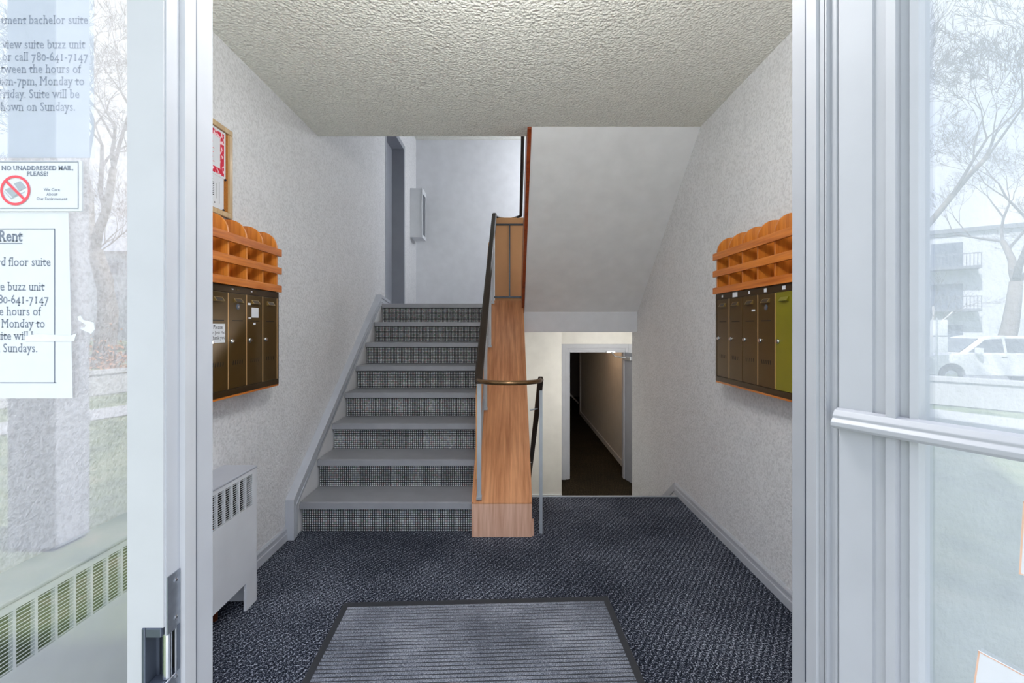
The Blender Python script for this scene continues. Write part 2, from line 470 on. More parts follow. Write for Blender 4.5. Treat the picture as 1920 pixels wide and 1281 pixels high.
# casing at the far end of the corridor, a closed door beside it and a sloping white skirt board
t = thing('trim_corridor_end', (2.06, 12.6, LOWZ), kind='structure')
MB().box(1.96, 2.10, 12.6, 12.75, LOWZ, 1.0).build('casing', SKIRT, t, 0.004)
MB().lathe([(0.02, 0), (0.028, 0.02), (0.022, 0.05)], (2.0, 12.6, -0.15), (0, -1, 0), 12).build('door_knob', BRASS, t)
t = thing('trim_sloped_skirt', (1.9, 14.2, LOWZ), kind='structure')
MB().prism([(1.84, LOWZ+0.36), (2.16, LOWZ+0.02), (2.16, LOWZ+0.09), (1.84, LOWZ+0.43)], 'y', 14.2, 14.24).build('skirt_board', SKIRT, t)
MB().tube([(1.98, 14.2, 1.0), (2.0, 14.2, 0.55)], 0.02, 8).build('white_rail', SKIRT, t)

# ---- baseboards (profiled)
BB = [(0, 0), (0.0135, 0), (0.0135, 0.042), (0.010, 0.046), (0.010, 0.060), (0.012, 0.064), (0.012, 0.074), (0.005, 0.086), (0, 0.086)]
MB().sweep(BB, (XL, YF, 0), (1, 0, 0), (0, 0, 1), (0, 2.735-YF, 0)).build('baseboard_left', TRIMG, **st)
o = MB().sweep(BB, (XR, YF, 0), (-1, 0, 0), (0, 0, 1), (0, 3.50-YF, 0))
o.build('baseboard_right', TRIMG, **st)
# skirt running down beside the lower flight
t = thing('trim_1', (XR, 3.5, 0), kind='structure')
m = MB()
y0, z0 = 3.50, 0.086; y1 = 5.0; z1 = z0-0.731*(y1-y0)
y1 = 4.74; z1 = z0-0.731*(y1-y0)
m.prism([(y0, z0), (y1, z1), (y1, z1-0.062), (y0, z0-0.062)], 'x', XR-0.013, XR).build('moulding', TRIMG, t)
MB().prism([(y0, z0-0.064), (y1, z1-0.064), (y1, z1-0.30), (y0-0.05, z0-0.30), (y0-0.05, z0-0.064)], 'x', XR-0.006, XR).build('skirt_board', SKIRT, t)
MB().box(0.141, XR-0.014, 3.425, 3.445, -0.035, 0.007).build('trim_2', ALU, bevel=0.003, kind='structure')
# skirt up the left wall beside the first flight
t = thing('trim_3', (XL, 2.73, 0), kind='structure')
def ln(Y, off): return 0.117 + 0.731*(Y-2.73) + off
MB().prism([(2.80, 0.0), (2.80, ln(2.80, 0.03)), (4.58, ln(4.58, 0.03)), (4.94, ln(4.58, 0.03)), (4.94, LZ-0.2), (3.2, 0.0)], 'x', XL, XL+0.036).build('skirt_board', SKIRT, t)
def band(o0, o1, x1, ya, yb, name):
    # a moulding band following the stair line: vertical foot, slope, short level return at the top
    a = [(ya, 0.0), (ya, ln(2.73, o1)+ (0.0)), (4.60, ln(4.60, o1)), (4.94, ln(4.60, o1)-0.045)]
    b = [(4.94, ln(4.60, o0)-0.045), (4.60+0.02, ln(4.60, o0)), (yb, ln(yb, o0)), (yb, 0.0)]
    MB().prism(a+b, 'x', XL, x1).build(name, TRIMG, t, 0.002)
band(0.016, 0.123, XL+0.044, 2.735, 2.805, 'moulding')
band(0.094, 0.126, XL+0.052, 2.731, 2.752, 'moulding_cap')
band(0.052, 0.070, XL+0.050, 2.765, 2.778, 'moulding_bead')

# ---- landing door (recessed grey steel frame on the left)
t = thing('door_1', (XL, 5.38, LZ), kind='structure')
MB().box(XL-0.19, XL-0.148, 4.98, 5.80, LZ+0.006, 3.54).build('leaf', DOORG, t, 0.003)
MB().box(XL-0.19, XL+0.004, 5.79, 5.85, LZ, 3.60).build('jamb', DOORG, t, 0.002)
MB().box(XL-0.19, XL+0.004, 4.93, 4.98, LZ, 3.60).build('jamb', DOORG, t, 0.002)
MB().box(XL-0.19, XL+0.004, 4.98, 5.79, 3.54, 3.60).build('head', DOORG, t, 0.002)
k = MB().lathe([(0.012, 0), (0.012, 0.03), (0.026, 0.035), (0.03, 0.055), (0.018, 0.07)], (XL-0.148, 5.05, LZ+0.98), (1, 0, 0), 14).build('door_knob', CHROME, t, smooth=True)

# ---- lower door
t = thing('door_2', (1.4, 7.28, LOWZ), kind='structure')
m = MB()
for (x0, x1, yy) in ((0.836, 0.90, 7.255), (0.90, 0.945, 7.27), (0.945, 0.97, 7.285)):
    MB().box(x0, x1, yy, 7.40, LOWZ, 0.873+(0.97-x0)).build('jamb', TRIMG, t, 0.003)
    MB().box(1.83+(0.97-x1), 1.83+(0.97-x0), yy, 7.40, LOWZ, 0.873+(0.97-x0)).build('jamb', TRIMG, t, 0.003)
    MB().box(x1, 1.83+0.97-x1, yy, 7.40, 0.873+0.97-x1, 0.873+(0.97-x0)).build('head', TRIMG, t, 0.003)
ld = Vector((0.28, -0.96, 0)).normalized(); lnm = Vector((ld.y, -ld.x, 0))   # leaf direction and its left normal
hp = Vector((1.84, 7.27, 0))
leaf = MB().obox(hp + ld*0.43 + Vector((0, 0, LOWZ+0.01+1.01)) - lnm*0.022, ld, lnm, (0, 0, 1), 0.43, 0.022, 1.01).build('leaf', DOORG, t, 0.002)
MB().obox(hp + ld*0.16 + lnm*0.03 + Vector((0, 0, 0.79)), ld, lnm, (0, 0, 1), 0.11, 0.03, 0.028).build('closer_body', ALU, leaf, 0.004)
MB().tube([hp + ld*0.14 + lnm*0.065 + Vector((0, 0, 0.80)), hp + ld*0.05 + lnm*0.20 + Vector((0, 0, 0.82)), Vector((1.62, 7.25, 0.885))], 0.011, 8).build('closer_arm', ALU, leaf)
MB().box(1.55, 1.68, 7.235, 7.256, 0.87, 0.895).build('closer_bracket', ALU, leaf)

# ================================================================== ENTRANCE FRONT
ZT = 2.55
# hinge jamb on the right
t = thing('trim_4', (JX, 0.73, 0), kind='structure')
MB().box(JX, JX+0.07, YN+0.002, YF, -0.02, CZ).build('jamb', JAMBG, t, 0.002)
MB().prism([(JX, 0.711), (JX-0.009, 0.714), (JX-0.009, 0.738), (JX-0.004, 0.743), (JX, 0.743)], 'z', 0, ZT).build('stop', LEAFP, t)
MB().box(JX-0.005, JX, 0.7015, 0.7105, 0, ZT).build('weather_strip', JAMBG, t)
MB().box(JX-0.0065, JX, 0.694, 0.697, 0, ZT).build('weather_strip', JAMBG, t)
MB().box(JX-0.004, JX, 0.7445, 0.749, 0.7, ZT).build('seal_gap', DARKST, t)
# sill, header
MB().box(MX, JX, YN, YF, -0.03, 0.012).build('trim_5', ALU, bevel=0.003, kind='structure')
MB().box(XL-0.2, XR+0.14, YN+0.001, YF, ZT, CZ+0.42).build('wall_header', FRAMEW, **st)
# sidelight on the left: strike mullion, pane, frame
t = thing('window_1', (-0.95, 0.70, 0), kind='structure')
Z0s, Z1s = 0.735, 0.833       # strike notch
m = MB(); m.box(-0.571, MX, YN, YF, -0.02, Z0s-0.02); m.box(-0.571, MX, YN, YF, Z1s, ZT); m.box(-0.571, -0.547, YN, YF, Z0s-0.02, Z1s); m.box(-0.547, MX, 0.735, YF, Z0s-0.02, Z1s)
m.build('mullion', FRAMEW, t)
MB().prism([(MX, 0.711), (MX+0.010, 0.712), (MX+0.010, 0.724), (MX+0.0075, 0.727), (MX+0.0075, 0.740), (MX+0.0045, 0.743), (MX, 0.743)], 'z', 0, ZT).build('stop', FRAMEW, t)
m = MB(); m.box(MX-0.0001, MX+0.002, 0.683, YF, 0.0, 0.748); m.box(MX-0.0001, MX+0.002, 0.683, YF, 0.819, ZT); m.box(MX-0.0001, MX+0.002, 0.7035, YF, 0.748, 0.819)
m.build('reveal_plate', FRAMEG, t)
MB().box(MX, MX+0.004, 0.7435, 0.7475, 0.0, ZT).build('seal_gap', DARKST, t)
MB().box(-1.36, -0.571, 0.69, 0.76, 0.0, 0.09).build('bottom_rail', FRAMEW, t, 0.003)
MB().box(-1.40, -1.345, 0.69, 0.76, 0.0, ZT).build('outer_stile', FRAMEW, t, 0.003)
MB().box(-1.345, -0.571, 0.735, 0.739, 0.09, ZT).build('pane', GLASS, t)
# aluminium strike in the mullion corner
t = thing('electric_strike', (-0.53, 0.69, 0.72), 'steel door strike set into the white frame corner at lower left', 'door strike')
m = MB(); m.box(MX+0.0022, MX+0.0036, 0.684, 0.7105, 0.66, 0.748); m.box(MX+0.0022, MX+0.0036, 0.684, 0.7105, 0.819, 0.906); m.box(MX+0.0022, MX+0.0036, 0.7035, 0.7105, 0.748, 0.819)
m.build('face_plate', STEEL, t)
for zz in (0.893, 0.836, 0.745):
    s_ = MB().lathe([(0.0034, 0), (0.0034, 0.0008), (0.0018, 0.0016)], (MX+0.0036, 0.7005, zz), (1, 0, 0), 12).build('screw', CHROME, t)
m = MB(); m.box(-0.5485, -0.543, YN-0.002, 0.72, 0.70, Z1s); m.box(-0.543, MX-0.002, YN-0.002, 0.72, Z1s-0.014, Z1s); m.box(-0.543, MX-0.002, YN-0.002, 0.72, 0.728, 0.748)
m.build('lip_frame', DARKST, t, 0.0015)
MB().box(-0.543, -0.52, 0.715, 0.734, 0.748, Z1s-0.014).build('cavity_back', BLACK, t)
MB().tube([(-0.5215, 0.6935, 0.749), (-0.5215, 0.6935, Z1s-0.0145)], 0.0062, 16).build('keeper', CHROME, t, smooth=False)
MB().prism([(-0.5128, 0.7035), (-0.5128, 0.7085), (-0.5134, 0.7085), (-0.5134, 0.7035)], 'z', 0.752, 0.822).build('ramp_pocket', DARKST, t)
MB().box(-0.543, -0.538, 0.70, 0.715, 0.748, Z1s-0.014).build('latch_jaw', DARKST, t)

# ---- open glazed door leaf on the right
hx, hy = JX+0.002, YN
ldir = Vector((0.4552, -0.8904, 0)); lout = Vector((-0.8904, -0.4552, 0))   # along the leaf; out towards the doorway
t = thing('door_3', (hx, hy, 0), kind='structure')
def leafpt(s, d, z): return Vector((hx, hy, z)) + ldir*s + lout*d
prof = [(0.0005, -0.04), (0.0005, 0.001), (0.003, 0.003), (0.0445, 0.003), (0.046, 0.000), (0.048, 0.0005), (0.062, 0.0005), (0.0632, 0.010), (0.0745, 0.011), (0.0762, 0.0), (0.0862, -0.002), (0.088, 0.006), (0.0965, 0.004), (0.0975, -0.012), (0.0975, -0.04)]
MB().sweep(prof, (hx, hy, 0.02), ldir, lout, (0, 0, ZT-0.04)).build('hinge_stile', LEAFP, t)
MB().obox(leafpt(0.955, -0.018, 1.26), ldir, lout, (0, 0, 1), 0.045, 0.02, 1.24).build('lock_stile', LEAFP, t, 0.003)
MB().obox(leafpt(0.5, -0.018, 0.13), ldir, lout, (0, 0, 1), 0.41, 0.02, 0.11).build('bottom_rail', LEAFP, t, 0.003)
MB().obox(leafpt(0.5, -0.018, 2.45), ldir, lout, (0, 0, 1), 0.41, 0.02, 0.05).build('top_rail', LEAFP, t, 0.003)
MB().obox(leafpt(0.5, -0.014, 1.30), ldir, lout, (0, 0, 1), 0.411, 0.002, 1.12).build('pane', LEAFG, t)
bar = [(0.003, 1.134), (0.016, 1.134), (0.022, 1.138), (0.022, 1.144), (0.017, 1.149), (0.017, 1.153), (0.012, 1.160), (0.003, 1.163)]
m = MB(); m.sweep([(p[0], p[1]) for p in bar], (hx, hy, 0), lout, (0, 0, 1), ldir*0.93)
m.build('push_bar', JAMBG, t, 0.0008)

# ---- facade and building shell
w = MB(); w.box(-8, -1.40, 0.70, 0.9, -0.4, 6.5); w.box(JX+0.07, 8, 0.70, YF, -0.4, 6.5); w.box(-1.4, JX+0.07, 0.70, 0.9, CZ+0.4, 6.5)
w.build('wall_facade', FACADE, **st)
w = MB(); w.box(-8, -7.8, 0.9, 16.5, -1.5, 6.5); w.box(7.8, 8, 0.79, 16.5, -1.5, 6.5); w.box(-8, 8, 16.3, 16.5, -1.5, 6.5)
w.build('wall_outer', FACADE, **st)
MB().box(-7.9, 7.9, 0.72, 16.4, -1.5, -1.3).build('floor_foundation', CONC, **st)
MB().box(-8.3, 8.3, 0.45, 16.7, 6.5, 6.7).build('ceiling_roof', CONC, **st)
MB().box(-0.75, 1.9, -4.0, YN, -0.20, -0.03).build('floor_stoop', BOUNCEC, **st)  # stoop out of view, paled and enlarged to bounce light inside

# ================================================================== FIRST FLIGHT OF STAIRS
t = thing('staircase', (-0.76, Y1, 0), 'flight of eight grey vinyl steps with woven carpet risers', 'stairs')
XA, XB = -1.300, -0.233
tp = [(-0.002, -0.040), (0.004, -0.044), (0.018, -0.044), (0.020, -0.012), (RUN+0.03, -0.012), (RUN+0.03, 0.0), (0.010, 0.0), (0.002, -0.006)]
tr = MB().prism([(Y1+a, RISE+b) for a, b in tp], 'x', XA-0.004, XB).build('tread', VINYL, t)
rs = MB().box(XA+0.003, XB, Y1+0.026, Y1+0.040, 0.0, RISE-0.012).build('riser', RISER, t)
for k in range(1, 8):
    if k < 7: inst(tr, (0, RUN*k, RISE*k), t)
    inst(rs, (0, RUN*k, RISE*k), t)
MB().prism([(Y1+7*RUN+a, 8*RISE+b) for a, b in tp[:4]] + [(Y1+7*RUN+0.05, 8*RISE-0.012), (Y1+7*RUN+0.05, 8*RISE), (Y1+7*RUN+0.010, 8*RISE), (Y1+7*RUN+0.002, 8*RISE-0.006)], 'x', XA-0.004, XB+0.07).build('landing_nosing', VINYL, t)

# ---- lower flight
t = thing('lower_staircase', (0.7, 3.45, LOWZ), 'short dark carpeted flight going down behind the wooden box', 'stairs')
m = -LOWZ/6
for k in range(5):
    zt = -m*(k+1)
    MB().box(0.142, XR-0.016, 3.446+0.26*k, 3.446+0.26*(k+1)+0.02, zt-0.04, zt).build('tread', VINYL, t)
    MB().box(0.142, XR-0.016, 3.446+0.26*k, 3.456+0.26*k, zt, zt+m-0.041).build('riser', RISER, t)

# ---- wooden box between the flights
t = thing('stair_divider_box', (-0.045, 2.772, 0), 'sloping plywood box between the upward and downward stairs', 'stair divider')
BX0, BX1 = -0.230, 0.139
def bz(Y): return 0.208 + 0.731*(Y-2.772)
MB().box(BX0, BX1, 2.772, 2.786, 0.0, 0.203).build('front_panel', PLYF, t, 0.002)
MB().prism([(2.772, 0.204), (2.772, 0.212), (4.60, bz(4.60)+0.004), (4.60, bz(4.60)-0.012), (2.786, 0.204)], 'x', BX0+0.012, BX1-0.014).build('top_panel', PLY, t)
for (a, b) in ((BX0, BX0+0.0115), (BX1-0.0135, BX1)):
    MB().prism([(2.787, 0.0), (2.774, 0.204), (2.772, 0.214), (4.60, bz(4.60)+0.006), (4.60, bz(4.60)-0.45), (3.4, 0.0)], 'x', a, b).build('side_panel', PLY, t)
MB().box(BX1+0.0005, BX1+0.012, 2.79, 2.83, 0.0, 0.09).build('foot_strip', PLYF, t)

# ---- second flight: dark red stringer with rail seen edge on
t = thing('upper_flight_stringer', (0.137, 4.6, 1.45), 'narrow dark red wooden stringer board edging the upper stair flight', 'stringer')
def so(Y): return CZ - sl*(Y-3.05)
MB().prism([(3.051, CZ-0.012), (4.62, so(4.62)-0.012), (4.62, so(4.62)+0.40), (3.051, CZ+0.34)], 'x', 0.122, 0.149).build('board', MAHOG, t)
# ---- railing
t = thing('stair_railing', (0, 2.75, 0), 'dark metal handrail looping round the plywood box with steel posts and tan panels', 'railing')
lo = Vector((-0.186, 2.745, 0.965)); hi = P(927, 403, 4.62)
ro = Vector((0.186, 2.745, 0.965))
m = MB()
seg = [lo.lerp(hi, i/8) for i in range(9)]
# flat oval rail: two tubes merged as one profile
m.sweep([(-0.020, -0.026), (0.020, -0.026), (0.024, -0.010), (0.024, 0.008), (0.014, 0.020), (-0.014, 0.020), (-0.024, 0.008), (-0.024, -0.010)], lo, (1, 0, 0), (0, 0, 1), hi-lo)
m.build('handrail', RAILB, t)
loop = []
for i in range(25):
    a = math.pi*i/24
    loop.append((-math.cos(a)*0.188 + 0.0, 2.745 - 0.17*math.sin(a)**0.8, 0.965))
MB().tube(loop, 0.0135, 10).build('front_loop', RAILHL, t, smooth=True)
dn = Vector((0.188, 2.745, 0.965)); de = dn + Vector((-0.004, 1.55, -1.55*0.731))
m = MB(); m.sweep([(-0.016, -0.022), (0.016, -0.022), (0.018, 0), (0.012, 0.018), (-0.012, 0.018), (-0.018, 0)], dn, (1, 0, 0), (0, 0, 1), de-dn)
m.build('descending_handrail', RAILB, t)
for q in (0.28, 1.1):
    p = dn + Vector((0, q, -q*0.731-0.02))
    MB().tube([p, p + Vector((-0.052, 0.0, -0.012))], 0.005, 8).build('bracket', POSTM, t)
MB().box(0.186, 0.206, 2.82, 2.832, 0.0, 0.945).build('post', POSTM, t, 0.001)
# posts of the upward guard
for k, Y in enumerate((2.80, 3.40, 4.00, 4.56)):
    zb = bz(Y)+0.004; f_ = (Y-lo.y)/(hi.y-lo.y); zt = lo.z + (hi.z-lo.z)*f_ - 0.02
    xx = -0.199 + 0.022*f_
    MB().box(xx, xx+0.026, Y-0.006, Y+0.006, zb, zt).build('post', POSTM, t, 0.001)
    MB().box(xx-0.003, xx+0.029, Y-0.03, Y+0.03, zb-0.006, zb+0.012).build('post_foot', POSTM, t, 0.001)
for (ya, yb) in ((2.815, 3.39), (3.415, 3.99), (4.015, 4.55)):
    MB().prism([(ya, bz(ya)+0.10), (yb, bz(yb)+0.10), (yb, bz(yb)+0.62), (ya, bz(ya)+0.62)], 'x', -0.208, -0.2005).build('panel', TAN, t)
    MB().prism([(ya, bz(ya)+0.06), (yb, bz(yb)+0.06), (yb, bz(yb)+0.085), (ya, bz(ya)+0.085)], 'x', -0.200, -0.186).build('lower_bar', POSTM, t)
    MB().prism([(ya, bz(ya)+0.56), (yb, bz(yb)+0.56), (yb, bz(yb)+0.585), (ya, bz(ya)+0.585)], 'x', -0.200, -0.188).build('upper_bar', POSTM, t)
# landing guard facing the camera
t = thing('landing_guard', (-0.02, 4.68, LZ), 'tan panel guard with dark steel bars at the stair landing edge', 'guard rail')
a = P(928, 408, 4.68); b = P(981, 566, 4.68)
MB().box(a.x, b.x+0.008, 4.685, 4.697, b.z, a.z).build('panel', TAN, t)
MB().box(a.x, b.x, 4.665, 4.684, P(0, 423, 4.68).z, P(0, 420, 4.68).z).build('crossbar', DARKMET, t)
MB().box(a.x-0.01, b.x, 4.665, 4.684, P(0, 559, 4.68).z, P(0, 556, 4.68).z).build('crossbar', DARKMET, t)
xm = P(955.5, 0, 4.68).x
MB().box(xm-0.007, xm+0.007, 4.664, 4.683, P(0, 557, 4.68).z, P(0, 421.5, 4.68).z).build('mullion_bar', DARKMET, t)
tp = []
x0, x1 = hi.x, 0.118
for i in range(17):
    s_ = i/16
    tp.append((x0+(x1-x0)*s_, 4.635+0.15*math.sin(math.pi*s_), hi.z-0.005))
MB().tube(tp, 0.013, 8).build('top_loop', DARKMET, t, smooth=True)
MB().tube([(0.118, 4.635, hi.z-0.005), (0.116, 3.3, hi.z+1.335*0.76)], 0.016, 8).build('upper_handrail', RAILB, t)
MB().box(b.x-0.012, b.x+0.004, 4.655, 4.664, LZ, LZ+0.30).build('end_strip', SKIRT, t)

# ---- fire extinguisher cabinet
t = thing('extinguisher_cabinet', (XL, 6.3, 2.5), 'white metal wall cabinet with framed door on upper landing', 'cabinet')
MB().box(XL, XL+0.150, 6.17, 6.45, 2.498, 3.165).build('body', RADW, t, 0.003)
d = MB(); d.box(XL+0.150, XL+0.166, 6.165, 6.20, 2.495, 3.168); d.box(XL+0.150, XL+0.166, 6.42, 6.455, 2.495, 3.168); d.box(XL+0.150, XL+0.166, 6.20, 6.42, 2.495, 2.54); d.box(XL+0.150, XL+0.166, 6.20, 6.42, 3.10, 3.168)
d = d.build('door', RADW, t)
MB().box(XL+0.1505, XL+0.156, 6.20, 6.42, 2.54, 3.10).build('pane', TGLASS, d)

# ---- assumed unseen lamps of the landing and hall, and added unseen fill lamps
t = thing('assumed_wall_lamp', (1.2, 5.7, 3.3), 'assumed round wall lamp on the upper landing behind the soffit', 'lamp')  # unseen lamp, assumed from the brighter right side of the back wall
MB().lathe([(0.11, 0), (0.12, 0.02), (0.10, 0.07), (0.05, 0.10)], (XR, 5.7, 3.3), (-1, 0, 0), 20).build('diffuser', LAMPM, t, smooth=True)
lamp('assumed_landing_light', (XR-0.22, 5.7, 3.3), 32, 0.10, (0.93, 0.96, 1.0), t)
t = thing('added_pendant', (0, 1.02, CZ), 'unseen white globe lamp added to light the lobby', 'lamp')  # unseen lamp added to brighten the lobby
MB().lathe([(0.06, 0), (0.06, 0.02), (0.02, 0.03)], (0, 1.02, CZ), (0, 0, -1), 20).build('ceiling_rose', RADW, t)
MB().tube([(0, 1.02, CZ-0.03), (0, 1.02, CZ-0.17)], 0.006, 8).build('stem', RADW, t)
MB().lathe([(0.11*math.sin(math.pi*i/14), 0.17+0.11*(1-math.cos(math.pi*i/14))) for i in range(15)], (0, 1.02, CZ), (0, 0, -1), 24).build('globe', LAMPM, t, smooth=True)
lamp('lobby_fill', (0, 1.02, CZ-0.28), 125, 0.13, (1.0, 0.985, 0.96), t)
t = thing('assumed_hall_lamp', (1.72, 5.5, 1.23), 'assumed small ceiling lamp in the lower hall behind the wall corner', 'lamp')  # unseen lamp, assumed from the glow above the lower door
MB().lathe([(0.09, 0), (0.10, 0.015), (0.08, 0.06), (0.02, 0.085)], (1.72, 5.5, 1.23), (0, 0, -1), 20).build('diffuser', WARMLAMP, t, smooth=True)
lamp('assumed_hall_light', (1.72, 5.5, 1.23-0.16), 38, 0.06, (1.0, 0.97, 0.93), t)
t = thing('added_corridor_lamp', (1.35, 8.3, 1.23), 'unseen warm lamp added to tint the corridor wall orange', 'lamp')  # added lamp out of view, throws orange onto the corridor wall
MB().lathe([(0.09, 0), (0.10, 0.015), (0.08, 0.06), (0.02, 0.085)], (1.35, 8.3, 1.23), (0, 0, -1), 20).build('diffuser', WARMLAMP, t, smooth=True)
lamp('corridor_fill', (1.35, 8.3, 1.23-0.16), 4.5, 0.06, (1.0, 0.62, 0.38), t)

# ---- entrance mat
t = thing('door_mat', (-0.13, 1.66, 0), 'ribbed grey entrance mat with black rubber border on the carpet', 'mat')
t.rotation_euler[2] = math.radians(2.3)
OFF[t] = Vector((0, 0, 0))
mw, md = 0.617, 0.475
MB().box(-mw, mw, -md, md, 0.0005, 0.005).build('rubber_border', RUBBER, t, 0.002)
n = 44; p_ = (2*md-0.07)/n
y = -md+0.035
rib = MB().prism([(y+p_*0.06, 0.0048), (y+p_*0.14, 0.0085), (y+p_*0.62, 0.0085), (y+p_*0.72, 0.0048)], 'x', -mw+0.03, mw-0.03).build('rib', MATP, t)
for i in range(1, n): inst(rib, (0, p_*i, 0), t)

# ---- radiator cover on the left
t = thing('radiator_cover', (-1.27, 1.5, 0), 'white metal radiator cover with louvred slots along left wall', 'radiator')
RX = -1.187; R0, R1 = 0.84, 2.138
m = MB(); m.box(RX-0.012, RX, R0, R1, 0.125, 0.462); m.box(RX-0.012, RX, R0, R1, 0.604, 0.622)
m.box(RX-0.012, RX, R1-0.036, R1, 0.462, 0.604); m.box(RX-0.012, RX, R1-0.084, R1, 0.0, 0.125); m.box(RX-0.012, RX, R0, R0+0.09, 0.0, 0.125)
m.build('front_panel', RADW, t)
MB().box(XL+0.015, RX-0.0125, R1-0.012, R1, 0.0, 0.622).build('end_panel', RADW, t)
MB().box(XL+0.001, RX+0.003, R0, R1+0.003, 0.622, 0.634).build('top', RADT, t, 0.004)
MB().box(RX-0.05, RX-0.048, R0, R1-0.013, 0.44, 0.61).build('slot_shade', BLACK, t)  # black sheet standing in for the shade behind the slots
MB().box(XL+0.0151, XL+0.0165, R0, R1-0.013, 0.0, 0.60).build('void_shade', BLACK, t)  # black sheet standing in for the darkness inside the cover
slat = MB().box(RX-0.0018, RX-0.0005, R0, R1-0.036, 0.4660, 0.4680).build('slat', RADW, t)
for i in range(1, 15): inst(slat, (0, 0, i*0.00945), t)
vb = MB().box(RX-0.0115, RX, R1-0.036-0.0505-0.0035, R1-0.036-0.0505+0.0035, 0.462, 0.604).build('divider_bar', RADW, t)
for i in range(1, 24): inst(vb, (0, -0.0505*i, 0), t)
MB().tube([(RX-0.10, 1.99, 0.0), (RX-0.10, 1.99, 0.44)], 0.011, 12).build('copper_pipe', COPPER, t, smooth=True)
MB().tube([(RX-0.08, R0+0.05, 0.20), (RX-0.08, R1-0.06, 0.20)], 0.02, 12).build('heating_tube', DARKMET, t)

# ---- text helper: serif lettering made from the built-in font
GL = {}
def glyph(ch, bold=False):
    key = (ch, bold)
    if key in GL: return GL[key]
    def run(body):
        cu = bpy.data.curves.new('tmp_text', 'FONT'); cu.body = body; cu.size = 1.0; cu.resolution_u = 3
        if bold: cu.offset = 0.018
        ob = bpy.data.objects.new('tmp_text', cu); COL.objects.link(ob)
        bpy.context.view_layer.update()
        me = ob.to_mesh(); vs = [Vector(v.co) for v in me.vertices]; fs = [list(p.vertices) for p in me.polygons]
        ob.to_mesh_clear(); bpy.data.objects.remove(ob); bpy.data.curves.remove(cu)
        return vs, fs
    def wid(b):
        vs, _ = run(b); return max(v.x for v in vs) if vs else 0
    if ch == ' ':
        GL[key] = ([], [], 0.27); return GL[key]
    vs, fs = run(ch)
    adv = wid(ch+'I') - wid('I')
    ec = {}
    for f in fs:
        for i in range(len(f)):
            e = tuple(sorted((f[i], f[(i+1) % len(f)]))); ec[e] = ec.get(e, 0)+1
    if ch.isalpha() or ch in '147':
        ys = [v.y for v in vs]; y0, y1 = min(ys), max(ys)
        mid = (y0+y1)/2
        extra = []
        for (a, b), c in ec.items():
            if c != 1: continue
            p, q = vs[a], vs[b]
            L = abs(p.x-q.x)
            if abs(p.y-q.y) < 1e-3 and 0.05 < L < 0.17:
                yy = p.y
                if yy < mid-0.1*(y1-y0) or yy > mid+0.1*(y1-y0):
                    th = 0.05 if yy < mid else -0.05
                    extra.append((min(p.x, q.x)-0.065, max(p.x, q.x)+0.065, yy, yy+th))
        for (xa, xb, ya, yb) in extra:
            n = len(vs); vs += [Vector((xa, ya, 0)), Vector((xb, ya, 0)), Vector((xb, yb, 0)), Vector((xa, yb, 0))]; fs.append([n, n+1, n+2, n+3])
        adv += 0.03
    if ch in '012': vs = [Vector((v.x, v.y*0.76, 0)) for v in vs]
    elif ch in '34579': vs = [Vector((v.x, v.y-0.19, 0)) for v in vs]
    GL[key] = (vs, fs, adv); return GL[key]

def text_mesh(name, lines, org, ax, ay, mat, parent, rules=(), cond=1.0):
    """lines: (text, x, y, size, align, bold); org+ax*x+ay*y; each line of print is one part"""
    org = Vector(org); ax = Vector(ax); ay = Vector(ay)
    for (txt, x, y, size, al, bold) in lines:
        m = MB()
        wd = sum(glyph(c, bold)[2] for c in txt)*size*cond
        cx = x - (wd if al == 'r' else wd/2 if al == 'c' else 0)
        for c in txt:
            vs, fs, adv = glyph(c, bold)
            b = len(m.v)
            m.v += [org + ax*(cx+v.x*size*cond) + ay*(y+v.y*size) for v in vs]
            m.f += [[b+i for i in f] for f in fs]
            cx += adv*size*cond
        m.build('text_line', mat, parent, recalc=False)
    for (xa, ya, xb, yb) in rules:
        m = MB()
        m.face([org+ax*xa+ay*ya, org+ax*xb+ay*ya, org+ax*xb+ay*yb, org+ax*xa+ay*yb])
        m.build('printed_rule', mat, parent, recalc=False)

# ---- papers and sign on the sidelight glass
GY = 0.733; K = GY/F
def gp(x, y): return ((x-955)*K, EYE-(y-613)*K)
def sheet(name, x0, x1, y0, y1, label, cat, th=0.0008, yy=GY, mat=None, dx=0):
    (xa, za), (xb, zb) = gp(x0, y1), gp(x1, y0)
    t = thing(name, ((xa+xb)/2, yy, za), label, cat)
    MB().prism([(xa, za), (xb+dx*K, za), (xb, zb), (xa, zb)], 'y', yy, yy+th).build('sheet', mat or PAPER, t)
    return t
# mail sign
t = sheet('mail_sign', -14, 157, 303, 397, 'white plastic sign reading no unaddressed mail on left glass', 'sign', 0.003, GY-0.0035)
def L(txt, x, y, size, al='c', bold=False):
    gx, gz = gp(x, y); return (txt, gx, gz, size*K, al, bold)
def R_(x0, y0, x1, y1):
    a, b = gp(x0, y0), gp(x1, y1); return (a[0], a[1], b[0], b[1])
YS = GY-0.0041
text_mesh('lettering', [L('NO UNADDRESSED MAIL,', 75, 320.5, 11.2, 'c', True), L('PLEASE!', 75, 331, 11.2, 'c', True),
    L('We Care', 102, 359.5, 7.6), L('About', 102, 368, 7.6), L('Our Environment', 102, 376.5, 7.6)],
    (0, YS, 0), (1, 0, 0), (0, 0, 1), INK, t,
    [R_(-2, 304.8, 151.5, 306), R_(-2, 391.2, 151.5, 392.4), R_(150.3, 304.8, 151.5, 392.4), R_(-1.2, 304.8, 0, 392.4)])
m = MB(); n = 40; cx, cy, ra, rb_ = 34, 358.5, 28, 23.5
